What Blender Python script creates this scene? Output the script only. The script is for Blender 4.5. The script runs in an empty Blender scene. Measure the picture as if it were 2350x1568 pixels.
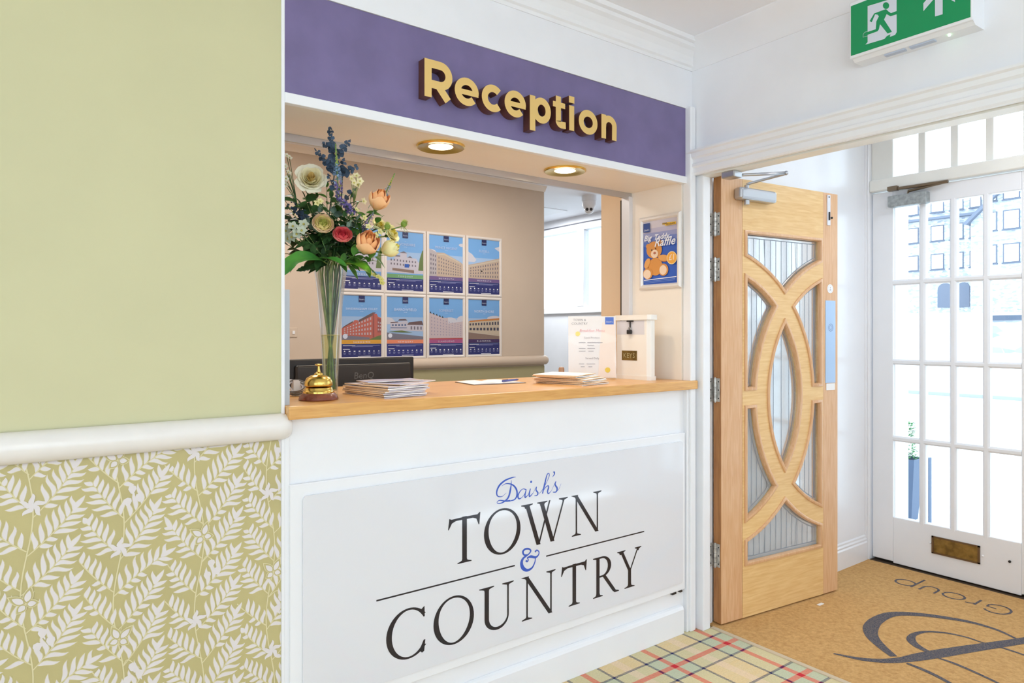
import bpy, bmesh, math, random
from mathutils import Vector, Matrix
random.seed(7)
R = math.radians
SC = bpy.context.scene
COL = SC.collection

# ------------------------------------------------------------------ camera, world, exposure
EYE = 1.30
cd = bpy.data.cameras.new('camera'); cam = bpy.data.objects.new('camera', cd); COL.objects.link(cam)
cam.location = (0, 0, EYE); cam.rotation_euler = (R(90), 0, -math.atan2(.599, .801))
cd.sensor_width = 36; cd.lens = 36 * 1570 / 2350; cd.shift_y = -19 / 2350; cd.clip_start = .02; cd.clip_end = 400
SC.camera = cam
w = bpy.data.worlds.new('world'); SC.world = w; w.use_nodes = True
bg = w.node_tree.nodes['Background']; bg.inputs[0].default_value = (.735, .875, 1, 1); bg.inputs[1].default_value = 3.95
SC.view_settings.view_transform = 'Standard'; SC.view_settings.look = 'None'
SC.view_settings.exposure = 0.0; SC.view_settings.gamma = 1.0; SC.view_settings.use_curve_mapping = False
SC.cycles.max_bounces = 10; SC.cycles.diffuse_bounces = 6; SC.cycles.transparent_max_bounces = 24; SC.cycles.sample_clamp_indirect = 6

def area_light(name, loc, size, power, color, rot=(0, 0, 0), parent=None, shape='SQUARE', size_y=None):
    l = bpy.data.lights.new(name, 'AREA'); l.shape = shape; l.size = size; l.energy = power; l.color = color
    if size_y: l.size_y = size_y
    o = bpy.data.objects.new(name, l); COL.objects.link(o); o.location = loc; o.rotation_euler = rot
    return o
# (fill lamps added for the lobby, unseen behind the camera; casings are built further down)
FILL_LAMPS = [(-.6, -1.4), (1.6, -2.4)]
for lx, ly in FILL_LAMPS:
    area_light('lobby_fill', (lx, ly, 2.535), .55, 6, (.84, .92, 1))
FILL_GLOBES = [(.35, -.75, 2.02), (1.75, -.95, 2.02), (.7, -2.6, 2.02)]     # glass globes added unseen, lighting the walls evenly
for lx, ly, lz in FILL_GLOBES:
    l = bpy.data.lights.new('globe_fill', 'POINT'); l.energy = 8.5; l.color = (.80, .91, 1); l.shadow_soft_size = .14
    o = bpy.data.objects.new('globe_fill', l); COL.objects.link(o); o.location = (lx, ly, lz)
area_light('vestibule_fill', (3.3, .7, 2.5), .4, 10, (.93, .96, 1))  # fill light added to brighten the porch
for lx in (1.1, 2.7): area_light('office_fill', (lx, 3.3, 2.46), .5, 17, (1, .92, .84))  # two added fill lights that brighten the office
area_light('back_room_fill', (4.1, 5.2, 2.46), .5, 30, (.92, .97, 1))  # fill light added for a brighter back room

# ------------------------------------------------------------------ points measured on real planes
def ray(u, v):
    a = (u - 1175) / 1570
    return Vector((.599 + .801 * a, .801 - .599 * a, (765 - v) / 1570))
O = Vector((0, 0, EYE))
def PY(u, v, y): d = ray(u, v); return O + d * (y / d.y)
def PX(u, v, x): d = ray(u, v); return O + d * (x / d.x)
def PZ(u, v, z): d = ray(u, v); return O + d * ((z - EYE) / d.z)
def PT(u, v, t): return O + ray(u, v) * t

# ------------------------------------------------------------------ materials
def lin(c):
    c = c / 255
    return c / 12.92 if c <= .04045 else ((c + .055) / 1.055) ** 2.4
def rgb(c): return (lin(c[0]), lin(c[1]), lin(c[2]), 1)
MATS = {}
def mat(name, c, rough=.5, metal=0, var=.0, scale=30, bump=0, coat=0, spec=.5, stretch=None, c2=None, emit=0, sheen=0):
    if name in MATS: return MATS[name]
    m = bpy.data.materials.new(name); m.use_nodes = True; MATS[name] = m
    nt = m.node_tree; b = nt.nodes['Principled BSDF']
    b.inputs['Roughness'].default_value = rough; b.inputs['Metallic'].default_value = metal
    b.inputs['Specular IOR Level'].default_value = spec
    b.inputs['Coat Weight'].default_value = coat; b.inputs['Coat Roughness'].default_value = .08
    b.inputs['Sheen Weight'].default_value = sheen
    b.inputs['Base Color'].default_value = rgb(c)
    if emit:
        b.inputs['Emission Color'].default_value = rgb(c); b.inputs['Emission Strength'].default_value = emit
    if var or bump or c2:
        tc = nt.nodes.new('ShaderNodeTexCoord'); mp = nt.nodes.new('ShaderNodeMapping'); n = nt.nodes.new('ShaderNodeTexNoise')
        nt.links.new(tc.outputs['Object'], mp.inputs[0]); nt.links.new(mp.outputs[0], n.inputs['Vector'])
        if stretch: mp.inputs['Scale'].default_value = stretch
        n.inputs['Scale'].default_value = scale; n.inputs['Detail'].default_value = 5
        mx = nt.nodes.new('ShaderNodeMix'); mx.data_type = 'RGBA'
        mx.inputs[6].default_value = rgb(c); mx.inputs[7].default_value = rgb(c2 if c2 else tuple(max(0, k * (1 - var)) for k in c))
        rp = nt.nodes.new('ShaderNodeMapRange'); rp.inputs['From Min'].default_value = .35; rp.inputs['From Max'].default_value = .65
        nt.links.new(n.outputs['Fac'], rp.inputs['Value']); nt.links.new(rp.outputs[0], mx.inputs[0]); nt.links.new(mx.outputs[2], b.inputs['Base Color'])
        if bump:
            bp = nt.nodes.new('ShaderNodeBump'); bp.inputs['Strength'].default_value = bump; bp.inputs['Distance'].default_value = .002
            nt.links.new(n.outputs['Fac'], bp.inputs['Height']); nt.links.new(bp.outputs[0], b.inputs['Normal'])
    return m
def glass(name, tint=(1, 1, 1), refl=1.0, rough=.0, ior=1.45, haze=0.0, hazecol=(.9, .95, 1)):
    if name in MATS: return MATS[name]
    m = bpy.data.materials.new(name); m.use_nodes = True; MATS[name] = m; nt = m.node_tree
    for n in list(nt.nodes):
        if n.type == 'BSDF_PRINCIPLED': nt.nodes.remove(n)
    out = nt.nodes['Material Output']
    t = nt.nodes.new('ShaderNodeBsdfTransparent'); t.inputs[0].default_value = (*tint, 1)
    g = nt.nodes.new('ShaderNodeBsdfGlossy'); g.inputs['Roughness'].default_value = rough
    f = nt.nodes.new('ShaderNodeFresnel'); f.inputs['IOR'].default_value = ior
    mu = nt.nodes.new('ShaderNodeMath'); mu.operation = 'MULTIPLY'; mu.inputs[1].default_value = refl
    mx = nt.nodes.new('ShaderNodeMixShader')
    nt.links.new(f.outputs[0], mu.inputs[0]); nt.links.new(mu.outputs[0], mx.inputs[0]); nt.links.new(g.outputs[0], mx.inputs[2])
    if haze:
        d = nt.nodes.new('ShaderNodeBsdfDiffuse'); d.inputs[0].default_value = (*hazecol, 1)
        m2 = nt.nodes.new('ShaderNodeMixShader'); m2.inputs[0].default_value = haze
        nt.links.new(t.outputs[0], m2.inputs[1]); nt.links.new(d.outputs[0], m2.inputs[2]); nt.links.new(m2.outputs[0], mx.inputs[1])
    else: nt.links.new(t.outputs[0], mx.inputs[1])
    nt.links.new(mx.outputs[0], out.inputs[0])
    return m

white = mat('white_paint', (238, 239, 243), .38, var=.015, scale=6)
whitegloss = mat('white_gloss_paint', (240, 241, 244), .22, var=.01, scale=5)
cream = mat('cream_gloss_paint', (241, 240, 233), .3, var=.02, scale=6)
ceilm = mat('ceiling_paint', (246, 248, 254), .7, var=.01, scale=4)
green = mat('sage_wall_paint', (206, 202, 160), .6, var=.02, scale=3, bump=.05)
rail = mat('rail_gloss_paint', (236, 231, 226), .2, var=.01)
beige = mat('beige_wall_paint', (206, 190, 172), .6, var=.02, scale=3)
peach = mat('peach_white_paint', (243, 234, 222), .4, var=.015, scale=4)
beige_rail = mat('beige_rail_paint', (206, 190, 172), .25)
sage_dark = mat('sage_dado_paint', (168, 162, 124), .6)
purple = mat('purple_paint', (120, 109, 153), .36, var=.07, scale=9, bump=.08)
gold = mat('gold_acrylic', (232, 196, 122), .4, .25)
brown_edge = mat('brown_edge_acrylic', (92, 52, 38), .35)
acrylic = mat('white_acrylic', (226, 227, 232), .07, coat=.5)
black_vinyl = mat('black_vinyl', (38, 36, 42), .12)
blue_vinyl = mat('blue_vinyl', (58, 92, 190), .2)
brass = mat('polished_brass', (232, 198, 108), .22, 1)
brass_old = mat('tarnished_brass', (168, 142, 84), .35, .8, var=.25, scale=30)
alu = mat('satin_aluminium', (196, 196, 200), .3, .8)
alufr = mat('snap_frame_silver', (230, 226, 222), .3, .15)
alul = mat('pale_aluminium', (226, 228, 234), .3, .2)
hinge_steel = mat('worn_hinge_steel', (216, 212, 206), .3, .4, var=.2, scale=60)
steel = mat('brushed_steel', (190, 192, 196), .28, .9)
steelblue = mat('satin_steel_plate', (176, 200, 228), .28, .45)
dark = mat('black_plastic', (32, 30, 30), .4)
darkgap = mat('dark_gap', (58, 44, 34), .8)
paper = mat('white_paper', (240, 238, 236), .6)
papercream = mat('cream_paper_edge', (226, 190, 150), .7)
clear = glass('window_glass', (.97, .99, 1), .6)
doorglass = glass('bevelled_door_glass', (.965, .985, .99), .6, .08, haze=.30, hazecol=(.93, .97, 1))  # white haze stands in for light the bevelled glass reflects and refracts
vaseglass = glass('vase_glass', (.975, .985, .985), .45, .0, 1.4, haze=.03)
waterm = glass('vase_water', (.90, .90, .62), .4, .0, 1.33)
lead = mat('lead_came', (140, 150, 162), .4, .2)
whiteplastic = mat('white_plastic', (236, 238, 242), .35)

def wood(name, c1, c2, axis, scale=9):
    m = bpy.data.materials.new(name); m.use_nodes = True; MATS[name] = m; nt = m.node_tree; b = nt.nodes['Principled BSDF']
    b.inputs['Roughness'].default_value = .34; b.inputs['Coat Weight'].default_value = .25; b.inputs['Coat Roughness'].default_value = .15
    tc = nt.nodes.new('ShaderNodeTexCoord'); mp = nt.nodes.new('ShaderNodeMapping'); st = [11, 11, 11]; st[axis] = .9
    mp.inputs['Scale'].default_value = st
    n = nt.nodes.new('ShaderNodeTexNoise'); n.inputs['Scale'].default_value = scale; n.inputs['Detail'].default_value = 8; n.inputs['Distortion'].default_value = .6
    n2 = nt.nodes.new('ShaderNodeTexNoise'); n2.inputs['Scale'].default_value = 1.2; n2.inputs['Detail'].default_value = 3
    nt.links.new(tc.outputs['Object'], mp.inputs[0]); nt.links.new(mp.outputs[0], n.inputs['Vector']); nt.links.new(mp.outputs[0], n2.inputs['Vector'])
    ad = nt.nodes.new('ShaderNodeMath'); ad.operation = 'ADD'; ad.inputs[1].default_value = 0
    ml = nt.nodes.new('ShaderNodeMath'); ml.operation = 'MULTIPLY_ADD'; ml.inputs[1].default_value = .7; 
    nt.links.new(n.outputs['Fac'], ml.inputs[0]); 
    m3 = nt.nodes.new('ShaderNodeMath'); m3.operation = 'MULTIPLY'; m3.inputs[1].default_value = .3
    nt.links.new(n2.outputs['Fac'], m3.inputs[0]); nt.links.new(m3.outputs[0], ml.inputs[2])
    rp = nt.nodes.new('ShaderNodeMapRange'); rp.inputs['From Min'].default_value = .36; rp.inputs['From Max'].default_value = .64
    nt.links.new(ml.outputs[0], rp.inputs['Value'])
    mx = nt.nodes.new('ShaderNodeMix'); mx.data_type = 'RGBA'; mx.inputs[6].default_value = rgb(c1); mx.inputs[7].default_value = rgb(c2)
    nt.links.new(rp.outputs[0], mx.inputs[0]); nt.links.new(mx.outputs[2], b.inputs['Base Color'])
    return m
oak_x = wood('oak_counter', (232, 180, 106), (210, 152, 80), 0)
oak_h = wood('oak_door_panel', (238, 202, 142), (222, 178, 116), 0)
oak_v = wood('oak_door_stile', (226, 184, 142), (212, 162, 116), 2)
oak_e = wood('oak_door_edge', (186, 130, 74), (156, 100, 52), 2)
mahog = wood('mahogany_base', (142, 74, 48), (104, 46, 28), 0)

# ------------------------------------------------------------------ mesh builder
WM = {}
def wm(o): return WM.get(o.name, Matrix.Identity(4))
class MB:
    def __init__(s): s.v = []; s.f = []; s.m = []; s.mi = 0
    def add(s, vs, fs, mi=None):
        n = len(s.v); s.v += [Vector(p) for p in vs]
        for f in fs: s.f.append([i + n for i in f]); s.m.append(s.mi if mi is None else mi)
    def box(s, x0, x1, y0, y1, z0, z1, M=None, mi=None):
        if x0 > x1: x0, x1 = x1, x0
        if y0 > y1: y0, y1 = y1, y0
        if z0 > z1: z0, z1 = z1, z0
        vs = [Vector((x, y, z)) for z in (z0, z1) for (x, y) in ((x0, y0), (x1, y0), (x1, y1), (x0, y1))]
        if M: vs = [M @ p for p in vs]
        s.add(vs, [(3, 2, 1, 0), (4, 5, 6, 7), (0, 1, 5, 4), (1, 2, 6, 5), (2, 3, 7, 6), (3, 0, 4, 7)], mi); return s
    def poly(s, pts, mi=None): s.add(pts, [tuple(range(len(pts)))], mi); return s
    def prism(s, pts, d, mi=None, side=None):
        """closed polygon pts (3D) extruded by vector d"""
        n = len(pts); d = Vector(d); a = [Vector(p) for p in pts]; b = [p + d for p in a]
        s.add(a + b, [tuple(range(n))[::-1], tuple(range(n, 2 * n))], mi)
        s.add(a + b, [(i, (i + 1) % n, n + (i + 1) % n, n + i) for i in range(n)], mi if side is None else side); return s
    def lathe(s, prof, c=(0, 0, 0), seg=32, M=None, mi=None):
        vs = []; fs = []; c = Vector(c)
        for r, z in prof:
            for k in range(seg):
                a = 2 * math.pi * k / seg; p = Vector((r * math.cos(a), r * math.sin(a), z)); vs.append((M @ p if M else p) + c)
        for i in range(len(prof) - 1):
            for k in range(seg):
                k2 = (k + 1) % seg; fs.append((i * seg + k, i * seg + k2, (i + 1) * seg + k2, (i + 1) * seg + k))
        if prof[0][0] > 1e-5: fs.append(tuple(range(seg))[::-1])
        if prof[-1][0] > 1e-5: fs.append(tuple(range((len(prof) - 1) * seg, len(prof) * seg)))
        s.add(vs, fs, mi); return s
    def tube(s, pts, r, seg=8, closed=False, mi=None, cap=True):
        pts = [Vector(p) for p in pts]; n = len(pts); rr = r if isinstance(r, (list, tuple)) else [r] * n
        vs = []; fs = []; up = None
        for i in range(n):
            a = pts[(i - 1) % n] if (closed or i > 0) else pts[0]; b = pts[(i + 1) % n] if (closed or i < n - 1) else pts[-1]
            t = (b - a); t = t.normalized() if t.length > 1e-9 else Vector((0, 0, 1))
            if up is None: up = t.orthogonal().normalized()
            up = (up - t * up.dot(t)); up = up.normalized() if up.length > 1e-6 else t.orthogonal().normalized()
            q = t.cross(up)
            for k in range(seg):
                an = 2 * math.pi * k / seg; vs.append(pts[i] + (up * math.cos(an) + q * math.sin(an)) * rr[i])
        for i in range(n if closed else n - 1):
            j = (i + 1) % n
            for k in range(seg):
                k2 = (k + 1) % seg; fs.append((i * seg + k, i * seg + k2, j * seg + k2, j * seg + k))
        if cap and not closed: fs.append(tuple(range(seg))[::-1]); fs.append(tuple(range((n - 1) * seg, n * seg)))
        s.add(vs, fs, mi); return s
    def ball(s, c, r, seg=12, sc=(1, 1, 1), mi=None):
        prof = [(r * math.sin(math.pi * i / (seg // 2)) + (1e-6 if i in (0, seg // 2) else 0), -r * math.cos(math.pi * i / (seg // 2))) for i in range(seg // 2 + 1)]
        M = Matrix.Diagonal((sc[0], sc[1], sc[2], 1)); return s.lathe(prof, c, seg, M, mi)
    def sweep(s, prof, p0, p1, mi=None):
        """prof: list of offset vectors forming a closed section, swept p0->p1"""
        p0 = Vector(p0); p1 = Vector(p1); return s.prism([p0 + Vector(q) for q in prof], p1 - p0, mi)
    def build(s, name, mats, parent=None, smooth=False, bevel=0, org=None, local=False, seg=2, sub=0):
        me = bpy.data.meshes.new(name)
        if parent is not None and not local: inv = wm(parent).inverted(); vs = [inv @ p for p in s.v]
        elif org is not None: vs = [p - Vector(org) for p in s.v]
        else: vs = s.v
        me.from_pydata([tuple(p) for p in vs], [], s.f)
        for m in (mats if isinstance(mats, (list, tuple)) else [mats]): me.materials.append(m)
        for i, p in enumerate(me.polygons): p.material_index = s.m[i]
        bm = bmesh.new(); bm.from_mesh(me); bmesh.ops.recalc_face_normals(bm, faces=bm.faces) if not getattr(s, 'flat', False) else None
        bm.to_mesh(me); bm.free()
        if smooth:
            for p in me.polygons: p.use_smooth = True
            if smooth != 2:
                me.update(); 
                try: me.set_sharp_from_angle(angle=R(40))
                except Exception: pass
        o = bpy.data.objects.new(name, me); COL.objects.link(o)
        if parent is not None: o.parent = parent; WM[o.name] = wm(parent)
        elif org is not None: o.location = org; WM[o.name] = Matrix.Translation(Vector(org))
        if bevel:
            b = o.modifiers.new('bevel', 'BEVEL'); b.width = bevel; b.segments = seg; b.limit_method = 'ANGLE'; b.angle_limit = R(35)
        if sub:
            q = o.modifiers.new('sub', 'SUBSURF'); q.levels = q.render_levels = sub
        return o
def thing(name, label, cat, loc=(0, 0, 0), rz=0, group=None, kind=None):
    o = bpy.data.objects.new(name, None); COL.objects.link(o); o.location = loc; o.rotation_euler = (0, 0, rz); o.empty_display_size = .05
    WM[o.name] = Matrix.Translation(Vector(loc)) @ Matrix.Rotation(rz, 4, 'Z')
    return tag(o, label, cat, group, kind)
def tag(o, label=None, cat=None, group=None, kind=None):
    if label: o['label'] = label
    if cat: o['category'] = cat
    if group: o['group'] = group
    if kind: o['kind'] = kind
    return o
def struct(o, label=None): o['kind'] = 'structure'; return tag(o, label)

# ------------------------------------------------------------------ flat printed artwork
def smoothpts(pts, n=6, closed=False):
    P = [Vector(p) for p in pts]; out = []; m = len(P)
    if m < 3: return P
    rng = range(m if closed else m - 1)
    for i in rng:
        p0 = P[(i - 1) % m] if closed or i > 0 else P[0] * 2 - P[1]; p1 = P[i]; p2 = P[(i + 1) % m]
        p3 = P[(i + 2) % m] if closed or i < m - 2 else P[-1] * 2 - P[-2]
        for k in range(n):
            t = k / n
            out.append(.5 * ((2 * p1) + (p2 - p0) * t + (2 * p0 - 5 * p1 + 4 * p2 - p3) * t * t + (3 * p1 - p0 - 3 * p2 + p3) * t ** 3))
    if not closed: out.append(P[-1])
    return out
def ribbon(pts, w, closed=False):
    """quads along 2D centre line; w: width or list"""
    P = [Vector((p[0], p[1])) for p in pts]; n = len(P)
    W = w if isinstance(w, (list, tuple)) else [w] * n
    if len(W) != n: W = [W[min(len(W) - 1, int(i * (len(W) - 1) / (n - 1)))] * (1 - (i * (len(W) - 1) / (n - 1)) % 1) + W[min(len(W) - 1, int(i * (len(W) - 1) / (n - 1)) + 1)] * ((i * (len(W) - 1) / (n - 1)) % 1) for i in range(n)]
    L = []; Rr = []
    for i in range(n):
        a = P[(i - 1) % n] if closed or i > 0 else P[0]; b = P[(i + 1) % n] if closed or i < n - 1 else P[-1]
        t = (b - a); t = t.normalized() if t.length > 1e-9 else Vector((1, 0)); q = Vector((-t.y, t.x)) * W[i] / 2
        L.append(P[i] + q); Rr.append(P[i] - q)
    return [[L[i], Rr[i], Rr[(i + 1) % n], L[(i + 1) % n]] for i in range(n if closed else n - 1)]
def ell(cx, cy, rx, ry=None, n=24, a0=0, rot=0):
    ry = rx if ry is None else ry; c, s = math.cos(rot), math.sin(rot); o = []
    for k in range(n):
        a = a0 + 2 * math.pi * k / n; x, y = rx * math.cos(a), ry * math.sin(a); o.append(Vector((cx + x * c - y * s, cy + x * s + y * c)))
    return o
def arc(cx, cy, rx, ry, a0, a1, n=16): return [Vector((cx + rx * math.cos(R(a0 + (a1 - a0) * k / n)), cy + ry * math.sin(R(a0 + (a1 - a0) * k / n)))) for k in range(n + 1)]
def rect(x0, y0, x1, y1): return [Vector((x0, y0)), Vector((x1, y0)), Vector((x1, y1)), Vector((x0, y1))]
def text_polys(s, x, y, size, align='CENTER', shear=0, bold=0, sx=1.0, spacing=1.0):
    c = bpy.data.curves.new('t', 'FONT'); c.body = s; c.size = size; c.align_x = align; c.shear = shear; c.offset = bold; c.resolution_u = 2; c.space_character = spacing
    o = bpy.data.objects.new('t', c); COL.objects.link(o); bpy.context.view_layer.update()
    me = bpy.data.meshes.new_from_object(o.evaluated_get(bpy.context.evaluated_depsgraph_get()))
    out = [[Vector((me.vertices[i].co.x * sx + x, me.vertices[i].co.y + y)) for i in p.vertices] for p in me.polygons]
    bpy.data.objects.remove(o); bpy.data.curves.remove(c); bpy.data.meshes.remove(me); return out
def clip(poly, x0, y0, x1, y1):
    for ax, lim, sg in ((0, x0, 1), (0, x1, -1), (1, y0, 1), (1, y1, -1)):
        out = []; n = len(poly)
        for i in range(n):
            a, b = poly[i], poly[(i + 1) % n]; da = (a[ax] - lim) * sg; db = (b[ax] - lim) * sg
            if da >= 0: out.append(a)
            if da * db < 0: out.append(a + (b - a) * (da / (da - db)))
        poly = out
        if len(poly) < 3: return None
    return poly
class Print:
    """coloured shapes printed on one flat sheet: origin, right, up, normal towards the reader"""
    def __init__(s, o, right, up, layer=.00025):
        s.o = Vector(o); s.r = Vector(right).normalized(); s.u = Vector(up).normalized(); s.n = s.r.cross(s.u); s.mb = MB(); s.mb.flat = True; s.mats = []; s.k = 0; s.dl = layer
    def lay(s, polys, m, box=None, up=True):
        if up: s.k += 1
        if m not in s.mats: s.mats.append(m)
        i = s.mats.index(m)
        if polys and not isinstance(polys[0], (list, tuple)): polys = [polys]
        for p in polys:
            if box: p = clip(list(p), *box)
            if not p: continue
            ar = sum(p[j][0] * p[(j + 1) % len(p)][1] - p[(j + 1) % len(p)][0] * p[j][1] for j in range(len(p)))
            if ar < 0: p = p[::-1]
            s.j = (getattr(s, 'j', 0) + 1) % 37; s.mb.poly([s.o + s.r * q[0] + s.u * q[1] + s.n * (s.k * s.dl + s.j * 3e-6) for q in p], i)
        return s
    def build(s, name, parent=None, org=None): return s.mb.build(name, s.mats, parent, org=org)
def pm(name, c, rough=.45): return mat('print_' + name, c, rough)

# ================================================================== FLOORS
def tartan():
    m = bpy.data.materials.new('tartan_carpet'); m.use_nodes = True; nt = m.node_tree; b = nt.nodes['Principled BSDF']; L = nt.links.new
    b.inputs['Roughness'].default_value = .95; b.inputs['Specular IOR Level'].default_value = .1
    def N(t): return nt.nodes.new(t)
    def M(op, a, bb=None, c=None):
        n = N('ShaderNodeMath'); n.operation = op
        for i, x in enumerate((a, bb, c)):
            if x is None: continue
            if isinstance(x, (int, float)): n.inputs[i].default_value = x
            else: L(x, n.inputs[i])
        return n.outputs[0]
    g = N('ShaderNodeNewGeometry'); sp = N('ShaderNodeSeparateXYZ'); L(g.outputs['Position'], sp.inputs[0])
    P = .331
    def coord(ax, off): # signed distance to nearest red line
        t = M('SUBTRACT', sp.outputs[ax], off); f = M('FRACT', M('DIVIDE', M('ADD', t, P / 2 + 20 * P), P)); return M('MULTIPLY', M('SUBTRACT', f, .5), P)
    dx = coord(0, 2.107); dy = coord(1, 1.757)
    def band(d, c, hw): return M('LESS_THAN', M('ABSOLUTE', M('SUBTRACT', M('ABSOLUTE', d), c)), hw)
    tw = M('FRACT', M('MULTIPLY', M('ADD', sp.outputs[0], M('MULTIPLY', sp.outputs[1], 1.0)), 1 / .0085))
    twill = M('LESS_THAN', tw, .62)
    twill2 = M('GREATER_THAN', tw, .38)
    noise = N('ShaderNodeTexNoise'); noise.inputs['Scale'].default_value = 160; noise.inputs['Detail'].default_value = 3; L(g.outputs['Position'], noise.inputs['Vector'])
    big = N('ShaderNodeTexNoise'); big.inputs['Scale'].default_value = 9; big.inputs['Detail'].default_value = 3
    mp = N('ShaderNodeMapping'); mp.inputs['Scale'].default_value = (1, 6, 1); L(g.outputs['Position'], mp.inputs[0]); L(mp.outputs[0], big.inputs['Vector'])
    def mix(f, a, c):
        n = N('ShaderNodeMix'); n.data_type = 'RGBA'
        if isinstance(f, float): n.inputs[0].default_value = f
        else: L(f, n.inputs[0])
        for i, x in ((6, a), (7, c)):
            if isinstance(x, tuple): n.inputs[i].default_value = rgb(x)
            else: L(x, n.inputs[i])
        return n.outputs[2]
    base = mix(big.outputs['Fac'], (226, 196, 138), (224, 206, 170))
    green_x = M('LESS_THAN', M('ABSOLUTE', dx), .077); green_y = M('LESS_THAN', M('ABSOLUTE', dy), .077)
    base = mix(M('MULTIPLY', green_x, .55), base, (204, 202, 164)); base = mix(M('MULTIPLY', green_y, .55), base, (204, 202, 164))
    base = mix(M('MULTIPLY', M('MULTIPLY', green_x, green_y), .6), base, (186, 198, 176))
    pale = M('MULTIPLY', M('MULTIPLY', M('GREATER_THAN', M('ABSOLUTE', dx), .145), .5), 1.0)
    base = mix(pale, base, (236, 208, 184))
    navy = (74, 76, 104); red = (222, 118, 100)
    base = mix(M('MULTIPLY', band(dx, .077, .006), twill), base, navy)
    base = mix(M('MULTIPLY', band(dy, .077, .006), twill2), base, navy)
    nn = M('MULTIPLY', band(dx, .077, .006), band(dy, .077, .006)); base = mix(nn, base, (52, 54, 96))
    rx = M('LESS_THAN', M('ABSOLUTE', dx), .0125); ry = M('LESS_THAN', M('ABSOLUTE', dy), .0125)
    base = mix(M('MULTIPLY', M('MAXIMUM', rx, 0), M('ADD', M('MULTIPLY', twill, .45), .5)), base, red)
    base = mix(M('MULTIPLY', M('MAXIMUM', ry, 0), M('ADD', M('MULTIPLY', twill2, .45), .5)), base, red)
    base = mix(M('MULTIPLY', rx, ry), base, (206, 58, 66))
    base = mix(M('ADD', M('MULTIPLY', rx, band(dy, .077, .006)), M('MULTIPLY', ry, band(dx, .077, .006))), base, (112, 46, 84))
    v = N('ShaderNodeHueSaturation'); L(base, v.inputs['Color']); L(M('ADD', M('MULTIPLY', noise.outputs['Fac'], .35), .83), v.inputs['Value'])
    L(v.outputs[0], b.inputs['Base Color'])
    bp = N('ShaderNodeBump'); bp.inputs['Strength'].default_value = .4; bp.inputs['Distance'].default_value = .003; L(noise.outputs['Fac'], bp.inputs['Height']); L(bp.outputs[0], b.inputs['Normal'])
    return m
struct(MB().box(-3, 2.52, -4, 1.97, -.06, 0).build('floor', tartan()), 'cream tartan carpet with red and navy checks in the lobby')
struct(MB().box(-.1, 4.8, 1.97, 6.4, -.06, -.002).build('floor_office', mat('grey_carpet', (150, 140, 130), .95)))
struct(MB().box(2.52, 4.03, -.1, 1.97, -.06, -.012).build('floor_vestibule', mat('concrete', (140, 130, 120), .9)))

coir = mat('coir_pile', (226, 182, 122), .95, c2=(196, 150, 94), scale=55, bump=.9, spec=.1, stretch=(1, 1, 1))
def coir_mat():
    m = coir; nt = m.node_tree; b = nt.nodes['Principled BSDF']
    n = [x for x in nt.nodes if x.type == 'TEX_NOISE'][0]; n.inputs['Detail'].default_value = 10; n.inputs['Roughness'].default_value = .75
    bp = [x for x in nt.nodes if x.type == 'BUMP'][0]; bp.inputs['Distance'].default_value = .006
coir_mat()
navypile = mat('navy_pile', (70, 74, 90), .95, c2=(122, 112, 106), scale=180, bump=.9, spec=.1)
mt = thing('entrance_mat', 'tan coir mat with a dark looping logo filling the porch floor', 'mat', (3.2, 1, 0))
mm = MB(); mm.box(2.525, 3.985, -.05, 1.925, -.012, .006); mm.build('mat_pile', coir, mt, bevel=.004)
# motif on the mat: coordinates on the floor plane
pl = Print((0, 0, .0066), (0, 1, 0), (-1, 0, 0), .0002)   # right = +y, up = -x  -> (y, -x)
def FL(x, y): return (y, -x)
def st(pts, w, n=8): return ribbon([FL(*p) for p in smoothpts(pts, n)], w)
logo = st([(2.693, 1.434), (2.735, 1.345), (2.790, 1.285), (2.860, 1.243), (2.95, 1.21), (3.055, 1.171), (3.2, 1.115), (3.45, 1.015), (3.7, .93)], [.010, .026, .034, .042, .058, .062, .056, .046, .03])
logo += st([(2.862, 1.277), (2.91, 1.345), (2.975, 1.415), (3.06, 1.462), (3.17, 1.484), (3.29, 1.472), (3.38, 1.40), (3.44, 1.31), (3.478, 1.217), (3.478, 1.12), (3.442, 1.039)], [.03, .04, .052, .062, .056, .046, .04, .034, .026, .018, .012])
pl.lay(logo, navypile)
lg = st([(3.017, 1.216), (3.035, 1.262), (3.075, 1.302), (3.14, 1.318), (3.215, 1.297), (3.27, 1.235), (3.29, 1.17), (3.286, 1.121)], [.022, .034, .036, .024, .016, .014, .012, .010])
lg += st([(2.844, 1.22), (2.838, 1.15), (2.815, 1.069), (2.77, .98)], [.014, .02, .018, .014])
lg += st([(2.99, 1.175), (2.99, 1.10), (2.965, .99), (2.93, .88)], [.01, .016, .013, .01])
lg += st([(3.286, 1.121), (3.297, 1.06), (3.294, .97), (3.27, .86)], [.010, .014, .012, .01])
pl.lay(lg, navypile)
pl.build('mat_logo', mt)
pl = Print((0, 0, .0066), (0, 1, 0), (-1, 0, 0), .0002)
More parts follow.
